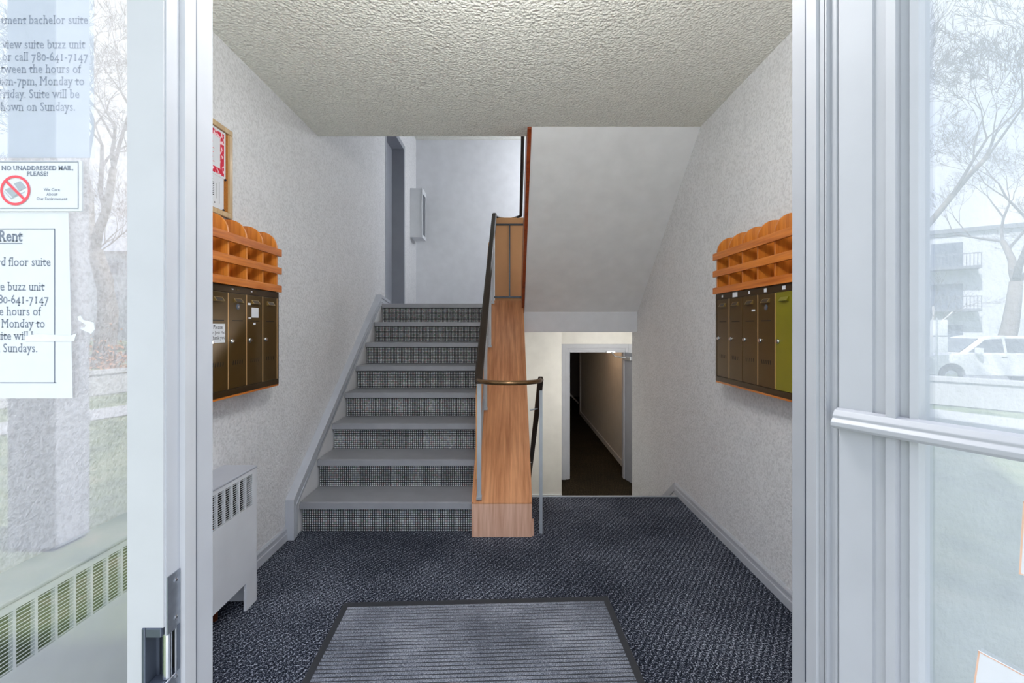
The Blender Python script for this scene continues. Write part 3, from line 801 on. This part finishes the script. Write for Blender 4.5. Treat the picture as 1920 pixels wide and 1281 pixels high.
for i in range(n):
    a0, a1 = 2*math.pi*i/n, 2*math.pi*(i+1)/n
    q = [gp(cx+r*math.cos(a), cy+r*math.sin(a)) for (r, a) in ((rb_, a0), (ra, a0), (ra, a1), (rb_, a1))]
    m.face([(p[0], YS-0.0004, p[1]) for p in q])
for q in ([(15, 343), (18.2, 339.5), (53, 374), (49.8, 377.5)],):
    m.face([(gp(*p)[0], YS-0.0003, gp(*p)[1]) for p in q])
m.build('no_symbol', RED, t, recalc=False)
m = MB()
for q in ([(14, 357), (27, 352), (38, 366), (28, 371)], [(31, 346), (43, 341), (54, 353), (41, 360)], [(13, 360), (26, 373), (52, 360), (52, 361), (26, 374.5), (13, 361)]):
    m.face([(gp(*p)[0], YS, gp(*p)[1]) for p in q])
m.build('leaflet_picture', GREYP, t, recalc=False)
# for rent sheet
t = sheet('rent_notice', -128, 129, 398, 747, 'white for rent notice sheet taped to left glass', 'notice', 0.0006, GY-0.0008, None, 8)
YP = GY-0.0012
text_mesh('lettering', [L('For Rent', 43.5, 452.5, 29, 'r', True), L('3rd floor suite', 97, 499, 23.5, 'r'), L('To view suite buzz unit', 85, 545, 23.5, 'r'),
    L('or call 780-641-7147', 93, 569, 23.5, 'r'), L('between the hours of', 78, 591.5, 23.5, 'r'), L('9am-7pm, Monday to', 86, 614.5, 23.5, 'r'),
    L('Friday. Suite will be', 78, 637.5, 23.5, 'r'), L('shown on Sundays.', 72, 660.5, 23.5, 'r')],
    (0, YP, 0), (1, 0, 0), (0, 0, 1), INK, t,
    [R_(-60, 456, 43, 457.6), R_(-110, 429, 104, 430.6), R_(-110, 717, 107, 718.6), R_(102.6, 429, 104.6, 718)], 0.76)
tape_m = plain('clear_tape', (226, 230, 236), 0.3)
(xa, za), (xb, zb) = gp(48, 640), gp(145, 626)
MB().prism([(xa, za), (xb-0.004, za), (xb, zb+0.001), (xb-0.010, zb-0.003), (xa+0.02, zb), (xa, zb-0.004)], 'y', GY-0.0016, GY-0.0013).build('tape_strip', tape_m, t)
# torn white remnant on the glass
t0 = [gp(*p) for p in ((144, 594), (150, 592), (155, 600), (175, 605), (177, 618), (170, 626), (148, 616), (158, 614), (160, 609), (146, 600))]
MB().prism(t0, 'y', GY+0.0006, GY+0.0016).build('paper_scrap', tape_m, label='torn white scrap of tape stuck to left glass', cat='scrap')
# upper sheet inside the glass
GY2 = GY+0.008; K_old = K; K = GY2/F; 
t = sheet('upper_rent_notice', -104, 176, -80, 296, 'upper white rent notice behind the left glass above sign', 'notice', 0.0006, GY2)
text_mesh('lettering', [L('apartment bachelor suite', 166, 45, 23.5, 'r'), L('To view suite buzz unit', 160, 91, 23.5, 'r'), L('or call 780-641-7147', 166, 114, 23.5, 'r'),
    L('between the hours of', 152, 137, 23.5, 'r'), L('9am-7pm, Monday to', 159, 160, 23.5, 'r'), L('Friday. Suite will be', 150, 184, 23.5, 'r'), L('shown on Sundays.', 142, 208, 23.5, 'r')],
    (0, GY2-0.0004, 0), (1, 0, 0), (0, 0, 1), INKV, t, (), 0.78)
K = K_old

# ---- papers on the open door pane (lower right corner of the picture)
def leaf_sheet(name, s0, s1, z0, z1, tilt, label):
    c = leafpt((s0+s1)/2, -0.0115, (z0+z1)/2)
    ax = ldir*math.cos(tilt) + Vector((0, 0, 1))*math.sin(tilt); az = Vector((0, 0, 1))*math.cos(tilt) - ldir*math.sin(tilt)
    t = thing(name, leafpt((s0+s1)/2, -0.0115, z0), label, 'notice')
    MB().obox(c, ax, lout, az, (s1-s0)/2, 0.0004, (z1-z0)/2).build('sheet', PAPER, t)
    for (u, v, hu, hv) in ((0, 1, 1, 0), (0, -1, 1, 0), (1, 0, 0, 1), (-1, 0, 0, 1)):
        MB().obox(c + ax*u*((s1-s0)/2-0.001) + az*v*((z1-z0)/2-0.001) + lout*0.0005, ax, lout, az, (s1-s0)/2 if hu else 0.0008, 0.0002, (z1-z0)/2 if hv else 0.0005).build('border_line', PLYF, t)
leaf_sheet('door_notice', 0.135, 0.345, 0.62, 0.88, -0.10, 'white notice sheet low on the open door glass')
leaf_sheet('side_notice', 0.184, 0.395, 0.995, 1.08, -0.04, 'small white notice at right edge of open door glass')

# ================================================================== MAILBOXES AND RACKS
def bank(side, Yend, n, label, special=None, seams=(), locks=True):
    """side -1: left wall, +1: right wall. Yend: far end. Doors run towards the camera."""
    wx = XL if side < 0 else XR
    def X(w): return wx - side*w
    PT = 0.1405
    Y0 = Yend - 0.018 - n*PT - 0.018
    t = thing('mailbox_bank', (wx, (Y0+Yend)/2, 0.976), label, 'mailboxes')
    def bx(w0, w1, a, b, c, d):
        m = MB(); m.box(min(X(w0), X(w1)), max(X(w0), X(w1)), a, b, c, d); return m
    bx(0, 0.100, Y0, Yend, 0.978, 1.4665).build('body', BRONZED, t, 0.002)
    bx(0, 0.103, Y0-0.004, Yend+0.003, 0.968, 0.9775).build('wood_base', WOODX, t)
    ft = bx(0.100, 0.106, Y0, Yend, 1.436, 1.4665).build('frame_top', BRONZED, t, 0.001)
    bx(0.100, 0.106, Y0, Yend, 0.978, 1.005).build('frame_bottom', BRONZED, t, 0.001)
    bx(0.100, 0.106, Yend-0.018, Yend, 1.005, 1.436).build('frame_side', BRONZED, t, 0.001)
    bx(0.100, 0.106, Y0, Y0+0.018, 1.005, 1.436).build('frame_side', BRONZED, t, 0.001)
    doors = []
    first = None
    ye = Yend - 0.018
    for k in range(n):
        a, b = ye-PT*(k+1), ye-PT*k
        mt = special.get(k, BRONZE) if special else BRONZE
        if first is None:
            d = bx(0.100, 0.1055, a+0.0022, b-0.0022, 1.007, 1.434).build('door', mt, t, 0.001)
            first = d
            c = (a+b)/2
            # hooded name holder
            m = MB(); m.prism([(X(0.1055), 1.392), (X(0.118), 1.394), (X(0.1065), 1.412), (X(0.1055), 1.412)], 'y', c-0.030, c+0.030)
            hold = m.build('name_holder', BRASS, d)
            m = MB(); m.face([(X(0.1181), c-0.025, 1.3955), (X(0.1181), c+0.025, 1.3955), (X(0.1075), c+0.025, 1.4105), (X(0.1075), c-0.025, 1.4105)])
            insert = m.build('name_card', BRONZED, d)
            slot = bx(0.1054, 0.1059, c-0.040, c+0.040, 1.309, 1.313).build('slot', BLACK, d)
            ly = a+0.024 if side < 0 else b-0.024
            m = MB(); m.lathe([(0.0105, 0), (0.0105, 0.004), (0.008, 0.007), (0.0075, 0.010), (0.003, 0.0102)], (X(0.1055), ly, 1.219), (-side, 0, 0), 16)
            lock = m.build('lock', CHROME, d)
            vents = []
            for q in range(5):
                yc = c-0.034+q*0.017
                m = MB(); w_ = 0.1058
                m.face([(X(w_), yc-0.0045, 1.112), (X(w_), yc+0.0015, 1.112), (X(w_), yc+0.0045, 1.131), (X(w_), yc-0.0015, 1.131)])
                vents.append(m.build('vent_slot', BLACK, d))
            parts = [hold, insert, slot, lock] + vents
            doors.append(d)
        else:
            d = first.copy(); COL.objects.link(d); d.parent = t; OFF[d] = OFF[t]; d.location = (0, -PT*k, 0)
            if mt is not BRONZE:
                d.data = first.data.copy(); d.data.materials.clear(); d.data.materials.append(mt)
            for p_ in parts:
                if mt is OLIVE and p_.name.split('.')[0] in ('slot', 'vent_slot'): continue
                c_ = p_.copy(); COL.objects.link(c_); c_.parent = d
                if mt is OLIVE and p_.name.startswith(('name_holder', 'name_card')):
                    c_.data = p_.data.copy(); c_.data.materials.clear(); c_.data.materials.append(OLIVE)
            doors.append(d)
    for k in range(n):
        if k in seams:
            a = ye-PT*(k+1)
            bx(0.1045, 0.1062, a-0.0020, a+0.0020, 1.007, 1.434).build('seam', SEAM, t)
    return t, X, ye, PT, doors, ft

tl, XLf, yeL, PT, dl, ftl = bank(-1, 2.446, 5, 'brown metal mailbox bank with slim doors on left wall', None, (0, 1, 2, 4))
MB().box(XLf(0.1062), XLf(0.1050), yeL-0.002, yeL+0.002, 1.007, 1.434).build('seam', SEAM, tl)
tr_, XRf, yeR, PT, dr, ftr = bank(1, 2.593, 6, 'brown metal mailbox bank with one olive green door on right wall', {4: OLIVE}, (0, 2, 3, 4))
# round call plates, stickers and notes
for (tt, Xf, d, y, z, sd) in ((tl, XLf, dl[2], yeL-2.5*PT, 1.375, -1), (tr_, XRf, dr[3], yeR-3.5*PT, 1.372, 1)):
    m = MB(); m.lathe([(0.013, 0), (0.013, 0.002), (0.009, 0.003)], (Xf(0.1055), y, z), (-sd, 0, 0), 16)
    o = m.build('round_plate', DARKST, tt)
    m = MB(); m.lathe([(0.006, 0), (0.006, 0.001)], (Xf(0.1086), y, z), (-sd, 0, 0), 12)
    m.build('plate_centre', CHROME, o)
def stick(tt, Xf, y, z, wy, hz, w=0.1063, mat=PAPER, name='sticker'):
    a, b = Xf(w), Xf(w+0.0006)
    return MB().box(min(a, b), max(a, b), y-wy/2, y+wy/2, z-hz/2, z+hz/2).build(name, mat, tt)
for k, (wy, hz) in enumerate(((0.016, 0.012), (0.05, 0.026), (0.018, 0.014), (0.022, 0.018), (0.024, 0.016))):
    stick(tr_, XRf, yeR-(k+0.5)*PT+0.005, 1.451, wy, hz)
stick(tr_, XRf, yeR-2.5*PT+0.012-0.045, 1.362, 0.03, 0.009)
for k, dy in ((1, 0.03), (2, 0.04)):
    stick(tl, XLf, yeL-(k+0.5)*PT-dy, 1.452, 0.012, 0.005)
    stick(tl, XLf, yeL-(k+0.5)*PT, 1.452, 0.022, 0.010, mat=BRONZE)
stick(tl, XLf, yeL-1.5*PT, 1.352, 0.060, 0.048, 0.106)
stick(tl, XLf, yeL-1.5*PT-0.05, 1.392, 0.022, 0.010, 0.106)
stick(tl, XLf, yeL-1.5*PT-0.045, 1.325, 0.022, 0.007, 0.106)
stick(tl, XLf, yeL-1.5*PT-0.005, 1.298, 0.018, 0.010, 0.106)
# junk mail note
y0 = yeL-3.5*PT-0.012
t = thing('junk_mail_note', (XLf(0.1075), y0, 1.22), 'handwritten please no junk mail note on left mailbox door', 'note')
MB().box(XLf(0.1060), XLf(0.1068), y0-0.038, y0+0.058, 1.215, 1.296).build('sheet', PAPER, t)
m = t
text_mesh('handwriting', [('Please', y0+0.010, 1.274, 0.024, 'c', False), ('No Junk Mail', y0+0.010, 1.252, 0.0185, 'c', False), ('Thank you', y0+0.010, 1.230, 0.0215, 'c', False)],
          (XLf(0.1071), 0, 0), (0, 1, 0), (0, 0, 1), INKB, t)

def rack(side, Yend, n, label):
    wx = XL if side < 0 else XR
    def X(w): return wx - side*w
    PT = 0.1405
    Y0 = Yend - 0.036 - n*PT
    t = thing('letter_rack', (wx, (Y0+Yend)/2, 1.467), label, 'letter rack')
    arch = [(X(0.001), 1.468), (X(0.1045), 1.468), (X(0.1045), 1.70)]
    for i in range(1, 9):
        a = math.pi/2*i/8
        arch.append((X(0.022+0.0825*math.cos(a)), 1.70+0.089*math.sin(a)))
    arch.append((X(0.001), 1.789))
    d0 = MB().prism(arch, 'y', Yend-0.020, Yend-0.008).build('divider', WOODV, t, 0.001)
    for k in range(1, n+1): inst(d0, (0, -PT*k, 0), t)
    MB().box(min(X(0), X(0.0008)), max(X(0), X(0.0008)), Y0, Yend-0.008, 1.468, 1.70).build('back_board', WOODV, t)
    MB().box(min(X(0.002), X(0.104)), max(X(0.002), X(0.104)), Y0, Yend-0.021, 1.4685, 1.4745).build('shelf', WOODX, t)
    for (z0, z1) in ((1.468, 1.504), (1.564, 1.600), (1.660, 1.698)):
        MB().box(min(X(0.105), X(0.119)), max(X(0.105), X(0.119)), Y0-0.01, Yend+0.008, z0, z1).build('rail', WOODX, t, 0.0015)
    return t
rack(-1, 2.446, 5, 'oak letter rack with arched dividers above left mailboxes')
rack(1, 2.593, 6, 'oak letter rack with arched dividers above right mailboxes')

# ---- notice board with certificate
t = thing('notice_board', (XL, 1.9, 1.80), 'framed cork notice board high on the left wall', 'notice board')
by0, by1, bz0, bz1 = 1.70, 2.185, 1.798, 2.218
MB().box(XL, XL+0.008, by0, by1, bz0, bz1).build('cork', CORK, t)
for (a, b, c, d) in ((by0, by1, bz1-0.024, bz1), (by0, by1, bz0, bz0+0.024), (by1-0.024, by1, bz0+0.024, bz1-0.024), (by0, by0+0.024, bz0+0.024, bz1-0.024)):
    MB().box(XL, XL+0.018, a, b, c, d).build('frame_rail', GOLDW, t, 0.002)
t = thing('certificate', (XL+0.01, 2.0, 1.975), 'white certificate with ornate red border on the notice board', 'certificate')
cy1 = 2.142; cy0 = 1.86; cz0, cz1 = 1.975, 2.192
MB().box(XL+0.0085, XL+0.0092, cy0, cy1, cz0, cz1).build('sheet', PAPER, t)
for (a, b, c, d) in ((cy0+0.012, cy1-0.012, cz1-0.038, cz1-0.010), (cy0+0.012, cy1-0.012, cz0+0.010, cz0+0.038), (cy1-0.040, cy1-0.012, cz0+0.038, cz1-0.038), (cy0+0.012, cy0+0.040, cz0+0.038, cz1-0.038)):
    MB().box(XL+0.0093, XL+0.0097, a, b, c, d).build('red_border', CERT, t)
m = MB()
for (z, a, b) in ((2.135, 1.93, 2.03), (2.118, 1.95, 2.05), (2.09, 1.93, 2.06), (2.072, 1.93, 2.055), (2.05, 1.95, 2.05), (2.03, 2.02, 2.06)):
    m.face([(XL+0.0097, a, z), (XL+0.0097, b, z), (XL+0.0097, b, z+0.003), (XL+0.0097, a, z+0.003)])
m.build('printed_lines', RED, t, recalc=False)
t = thing('notice_form', (XL+0.01, 2.0, 1.825), 'white printed form pinned below the red certificate', 'notice')
MB().box(XL+0.0085, XL+0.0092, 1.86, 2.128, 1.826, 1.974).build('sheet', PAPER, t)
m = MB()
for (a, b, c, d) in ((1.93, 2.05, 1.950, 1.953), (1.93, 2.05, 1.943, 1.946), (2.075, 2.077, 1.87, 1.94), (2.095, 2.0965, 1.85, 1.95), (2.06, 2.066, 1.845, 1.852), (1.98, 2.02, 1.93, 1.931), (1.98, 2.02, 1.88, 1.881), (2.019, 2.02, 1.88, 1.93)):
    m.face([(XL+0.0095, a, c), (XL+0.0095, b, c), (XL+0.0095, b, d), (XL+0.0095, a, d)])
for i in range(8):
    z = 1.935-i*0.008
    m.face([(XL+0.0095, 2.04, z), (XL+0.0095, 2.058, z), (XL+0.0095, 2.058, z+0.004), (XL+0.0095, 2.04, z+0.004)])
m.build('printed_lines', INKB, t, recalc=False)
for (y, z, nm) in ((2.135, 1.972, 'pin'), (2.12, 1.826, 'pin')):
    MB().lathe([(0.004, 0), (0.006, 0.004), (0.003, 0.008)], (XL+0.0093, y, z), (1, 0, 0), 10).build(nm, INKB, t)

# ================================================================== OUTDOORS (seen mirrored in the panes)
def gz(x):
    s_ = min(1, max(0, (-x-15)/5.0)); s_ = s_*s_*(3-2*s_)
    return -0.16 - 0.86*s_
m = MB(); xs = [-120, -80, -50, -35, -20, -19, -18, -17, -16, -15, -8.2, 0, 30, 60]
ys = [-120, -60, -30, -15, 0.69, 30]
idx = {}
for i, x in enumerate(xs):
    for j, y in enumerate(ys):
        idx[i, j] = len(m.v); m.v.append(Vector((x, y, gz(x)-0.02)))
for i in range(len(xs)-1):
    for j in range(len(ys)-1):
        if xs[i] >= -8.3 and j >= 4: continue
        m.f.append([idx[i, j], idx[i+1, j], idx[i+1, j+1], idx[i, j+1]])
m.build('floor_lawn', LAWN, recalc=False, **st)
def strip(name, a, b, wd, mat, lift, label, cat):
    a = Vector((*a, 0)); b = Vector((*b, 0)); d = (b-a).normalized(); n = Vector((-d.y, d.x, 0))*wd/2
    m = MB(); N = 24
    for i in range(N+1):
        p = a.lerp(b, i/N)
        for q in (p-n, p+n): m.v.append(Vector((q.x, q.y, gz(q.x)+lift)))
    for i in range(N): m.f.append([2*i, 2*i+1, 2*i+3, 2*i+2])
    return m.build(name, mat, recalc=True, kind='structure')
strip('floor_sidewalk', (-9.4, 0.6), (-4.6, -12), 1.1, CONC, -0.004, 'pale concrete sidewalk across the front lawn', 'sidewalk')
strip('floor_road', (-21.5, 30), (-34.0, -60), 8.0, ASPH, 0.0, 'grey asphalt road beyond the lawn', 'road')
# low garden wall
t = thing('garden_wall', (-9.2, -5, -0.16), 'low grey concrete garden wall beside the sidewalk', 'wall')
a, b = Vector((-10.4, -0.4, 0)), Vector((-8.3, -10.5, 0)); d = (b-a).normalized(); n = Vector((-d.y, d.x, 0))
mid = (a+b)/2
MB().obox(mid + Vector((0, 0, 0.06)), d, n, (0, 0, 1), (b-a).length/2, 0.12, 0.22).build('base', CONC, t)
MB().obox(mid + Vector((0, 0, 0.315)), d, n, (0, 0, 1), (b-a).length/2+0.05, 0.16, 0.035).build('cap', CONC, t)
# porch post
t = thing('porch_post', (-3.1, -1.6, -0.1), 'square pale grey porch post outside the entrance', 'post')
MB().box(-3.26, -2.94, -1.72, -1.48, -0.16, 5.6).build('shaft', DOORG, t, 0.01)
MB().box(-3.275, -2.925, -1.735, -1.465, 5.5, 5.6).build('post_cap', DOORG, t, 0.01)

def tree(name, base, height, r0, label, group, seed, bark=BARK, depth=7, fork=0.28, lean=(0, 0), spread=0.55, twigs=TWIG):
    rnd = random.Random(seed)
    t = thing(name, base, label, 'tree', group)
    trunk, br = MB(), MB()
    def grow(p, d, L, r, lv):
        n = 4 if lv < 2 else (3 if lv < 6 else 2)
        pts = [p]; rr = [r]
        q = p; dd = d
        for i in range(n):
            dd = (dd + Vector((rnd.uniform(-1, 1), rnd.uniform(-1, 1), rnd.uniform(-0.4, 0.7)))*0.13*(1+0.3*lv)).normalized()
            q = q + dd*L/n; pts.append(q); rr.append(r*(1-0.38*(i+1)/n))
        (trunk if lv < 2 else br).tube(pts, rr, 8 if lv < 2 else (5 if lv < 4 else 3), lv < 3)
        if lv >= depth: return
        k = 3 if lv < 1 else (3 if lv < 4 else 4)
        for i in range(k):
            az = rnd.uniform(0, 2*math.pi) if lv else 2*math.pi*(i+rnd.uniform(-.2, .2))/k
            a = dd.cross(Vector((0.3, 0.5, 0.8))).normalized(); c = dd.cross(a)
            sp = spread*rnd.uniform(0.7, 1.35)
            nd = (dd*math.cos(sp) + (a*math.cos(az)+c*math.sin(az))*math.sin(sp)).normalized()
            if lv >= 2: nd = (nd + Vector((0, 0, 0.10))).normalized()
            j = n if i == 0 else rnd.choice(range(2, n+1)) if lv else n
            grow(pts[j], nd, L*rnd.uniform(0.58, 0.78), max(rr[j]*rnd.uniform(0.60, 0.78), 0.006), lv+1)
    b = Vector(base)
    trunk.tube([b-Vector((0, 0, 0.15)), b+Vector((0, 0, 0.25))], [r0*1.45, r0*1.02], 10)
    grow(b, Vector((lean[0], lean[1], 1)).normalized(), height*fork, r0, 0)
    trunk.build('trunk', bark, t, smooth=True, recalc=False)
    br.build('branches', twigs, t, recalc=False, kind='stuff')
    return t
G = 'bare trees mirrored in the entrance glass'
tree('bare_elm', (-14.6, -14.9, gz(-14.6)), 15, 0.36, 'large leaning bare tree with thick forked trunk mirrored in left glass', G, 3, lean=(0.25, 0.1))
tree('bare_elm', (-11.0, -24.0, gz(-11)), 15, 0.26, 'tall slender bare tree standing farther behind the leaning one', G, 11)
tree('bare_elm', (-25.0, -22.0, gz(-25)), 14, 0.30, 'bare tree across the road at left', G, 15)
tree('bare_elm', (-15.5, -0.9, gz(-15.5)), 14, 0.20, 'bare tree reaching over the upper part of open door glass', G, 21, spread=0.5)
tree('bare_elm', (-33.3, -6.3, gz(-33)), 17, 0.42, 'thick trunked bare tree behind the white pickup truck', G, 31)
tree('birch_sapling', (-34.5, -3.6, gz(-34)), 8, 0.10, 'thin white birch sapling mirrored beside the road sign', G, 41, BIRCH, 5)
# leafy shrub
t = thing('autumn_shrub', (-12.2, -12.6, -0.16), 'small shrub with orange autumn leaves near leaning tree', 'shrub')
rnd = random.Random(5); m = MB(); st_ = MB()
for i in range(420):
    p = Vector((-12.2+rnd.gauss(0, 0.42), -12.6+rnd.gauss(0, 0.42), -0.1+abs(rnd.gauss(0, 0.5))))
    u = Vector((rnd.uniform(-1, 1), rnd.uniform(-1, 1), rnd.uniform(-1, 1))).normalized()*0.05; v = u.cross(Vector((rnd.uniform(-1, 1), 0.3, rnd.uniform(-1, 1)))).normalized()*0.035
    m.face([p-u, p+v, p+u, p-v])
m.build('leaves', ORANGE, t, recalc=False, kind='stuff')
for i in range(9):
    a = rnd.uniform(0, 6.28); st_.tube([(-12.2, -12.6, -0.16), (-12.2+0.4*math.cos(a), -12.6+0.4*math.sin(a), 0.5+rnd.uniform(0, .4))], 0.012, 5)
st_.build('stems', TWIG, t, recalc=False)

# pickup truck: local axes u (nose -> tail), v (to its left), z
def truck(nose, tail, z0):
    u = Vector((*tail, 0)).normalized(); v = Vector((-u.y, u.x, 0))
    nose = Vector((*nose, z0))
    t = thing('pickup_truck', nose, 'white pickup truck parked on the road mirrored in open door glass', 'truck')
    def pt(a, b, c): return nose + u*a + v*b + Vector((0, 0, c))
    def side(prof, b0, b1, name, mat, par=None, bev=0.03, tuck=None):
        m = MB(); n = len(prof)
        m.v += [pt(a, b0 if c < 1.15 or not tuck else b0+tuck*(c-1.15), c) for a, c in prof] + [pt(a, b1 if c < 1.15 or not tuck else b1-tuck*(c-1.15), c) for a, c in prof]
        m.f.append(list(range(n))[::-1]); m.f.append([n+i for i in range(n)])
        for i in range(n):
            j = (i+1) % n; m.f.append([i, j, n+j, n+i])
        return m.build(name, mat, par or t, bev)
    def arch(c, r):
        return [(c+r*math.cos(math.pi*i/10), 0.42+r*math.sin(math.pi*i/10)) for i in range(11)][::-1]
    body = [(0.05, 0.45), (0.0, 0.6), (0.0, 1.0), (0.10, 1.16), (1.35, 1.27), (5.75, 1.27), (5.8, 0.6), (5.7, 0.45)]
    low = body[:-1] + [(5.7, 0.42)] + [(p[0], p[1]) for p in arch(4.55, 0.46)[::-1]] + [(p[0], p[1]) for p in arch(0.95, 0.46)[::-1]]
    b_ = side(low, -0.98, 0.98, 'body', TRUCKW, None, 0.03)
    cab = [(1.25, 1.26), (2.05, 1.86), (2.35, 1.94), (3.6, 1.94), (3.95, 1.80), (4.0, 1.26)]
    c_ = side(cab, -0.93, 0.93, 'cab', TRUCKW, None, 0.04, 0.22)
    # windows proud of the cab surface
    def q4(ptsab, name, mat, par):
        m = MB(); m.face(ptsab); return m.build(name, mat, par, recalc=False)
    for sgn in (-1, 1):
        for win in ([(1.55, 1.31), (2.18, 1.80), (2.72, 1.84), (2.72, 1.31)], [(2.82, 1.31), (2.82, 1.84), (3.52, 1.84), (3.72, 1.72), (3.78, 1.31)]):
            m = MB(); n = len(win)
            inn = [pt(a, sgn*(0.90-0.22*(c-1.15)), c) for a, c in win]; ou = [pt(a, sgn*(0.942-0.22*(c-1.15)), c) for a, c in win]
            m.v += inn + ou; m.f.append(list(range(n))); m.f.append([n+i for i in range(n)])
            for i in range(n): m.f.append([i, (i+1) % n, n+(i+1) % n, n+i])
            m.build('window', TGLASS, c_)
        MB().obox(pt(1.75, sgn*1.12, 1.38), u, v, (0, 0, 1), 0.07, 0.13, 0.11).build('mirror', TRUCKW, c_, 0.02)
        MB().obox(pt(0.02, sgn*0.74, 0.92), u, v, (0, 0, 1), 0.06, 0.19, 0.13).build('headlight', CHROME, b_, 0.02)
        for hx_ in (2.66, 3.68): MB().obox(pt(hx_, sgn*0.99, 1.14), u, v, (0, 0, 1), 0.09, 0.012, 0.02).build('door_handle', DARKST, b_)
        for wxx in (0.95, 4.55):
            wl = MB().lathe([(0.20, 0), (0.37, 0.0), (0.39, 0.04), (0.39, 0.22), (0.37, 0.26), (0.24, 0.26), (0.22, 0.24)], pt(wxx, sgn*0.70, 0.39), v*sgn, 24).build('wheel', TYRE, t)
            MB().lathe([(0.22, 0), (0.20, 0.02), (0.06, 0.03)], pt(wxx, sgn*0.945, 0.39), v*sgn, 16).build('hub', CHROME, wl)
    # windscreen
    m = MB()
    m.v += [pt(1.28+dx, s_*w_, z_) for (dx, z_, w_) in ((0.02, 1.30, 0.84), (0.72, 1.82, 0.72)) for s_ in (-1, 1)]
    m.v += [p - u*0.03 + Vector((0, 0, 0.02)) for p in m.v[:4]]
    m.f += [[0, 1, 3, 2], [4, 5, 7, 6], [0, 1, 5, 4], [2, 3, 7, 6], [0, 2, 6, 4], [1, 3, 7, 5]]
    m.build('windscreen', TGLASS, c_)
    MB().obox(pt(-0.01, 0, 0.86), u, v, (0, 0, 1), 0.04, 0.52, 0.20).build('grille', CHROME, b_, 0.02)
    MB().obox(pt(-0.05, 0, 0.55), u, v, (0, 0, 1), 0.10, 0.95, 0.10).build('bumper', CHROME, b_, 0.03)
truck((-23.4, -1.6), (-0.431, -0.904), gz(-26)+0.01)

# back of a road sign
t = thing('road_sign', (-21.8, -2.3, gz(-21.8)), 'back of two stacked white road signs on a steel post', 'sign')
MB().tube([(-21.8, -2.3, gz(-21.8)), (-21.8, -2.3, 1.62)], 0.035, 8).build('post', POSTM, t)
nrm = Vector((0.98, 0.15, 0)).normalized(); tn = Vector((-nrm.y, nrm.x, 0))
for zc in (1.25, 0.62):
    MB().obox(Vector((-21.86, -2.31, zc)), tn, nrm, (0, 0, 1), 0.29, 0.01, 0.29).build('plate', PAPER, t, 0.004)

# apartment buildings
def apartment(name, o, u, w, h, dpt, floors, bays, label):
    u = Vector((*u, 0)).normalized(); n = Vector((u.y, -u.x, 0)); o = Vector(o)    # n points towards the entrance
    t = thing(name, o, label, 'building')
    MB().obox(o + u*w/2 - n*dpt/2 + Vector((0, 0, h/2)), u, n, (0, 0, 1), w/2, dpt/2, h/2).build('wall', APTW, t)
    MB().obox(o + u*w/2 - n*dpt/2 + Vector((0, 0, h+0.15)), u, n, (0, 0, 1), w/2+0.3, dpt/2+0.3, 0.15).build('roof', APTTRIM, t)
    fh = h/floors; bw = w/bays
    wm = None
    for f in range(floors):
        for b in range(bays):
            c = o + u*(bw*(b+0.5)) + Vector((0, 0, fh*(f+0.5)))
            if b % 2 == 0:
                wn = MB().obox(c + n*0.03, u, n, (0, 0, 1), 0.8, 0.05, 0.6).build('window', APTTRIM, t)
                MB().obox(c + n*0.06 - u*0.38, u, n, (0, 0, 1), 0.34, 0.04, 0.52).build('pane', APTWIN, wn)
                MB().obox(c + n*0.06 + u*0.38, u, n, (0, 0, 1), 0.34, 0.04, 0.52).build('pane', APTWIN, wn)
            else:
                wn = MB().obox(c + n*0.03 - Vector((0, 0, 0.15)), u, n, (0, 0, 1), 0.9, 0.05, 1.0).build('balcony_door', APTWIN, t)
                bl = MB().obox(c + n*0.7 - Vector((0, 0, 1.2)), u, n, (0, 0, 1), 1.7, 0.7, 0.1).build('balcony', APTTRIM, t)
                rl = MB().obox(c + n*1.37 - Vector((0, 0, 0.2)), u, n, (0, 0, 1), 1.7, 0.03, 0.04)
                for q in range(18):
                    rl.obox(c + n*1.37 + u*(-1.66+q*0.195) - Vector((0, 0, 0.65)), u, n, (0, 0, 1), 0.025, 0.02, 0.45)
                rl.build('balcony_railing', APTTRIM, bl)
apartment('apartment_block', (-47, -24, gz(-47)), (0, 1), 46, 9.5, 10, 3, 9, 'grey apartment block with balconies across the road behind the truck')
apartment('far_apartment_block', (0, -46, gz(0)), (-1, 0), 44, 9.0, 10, 3, 9, 'distant low apartment block behind the bare trees')
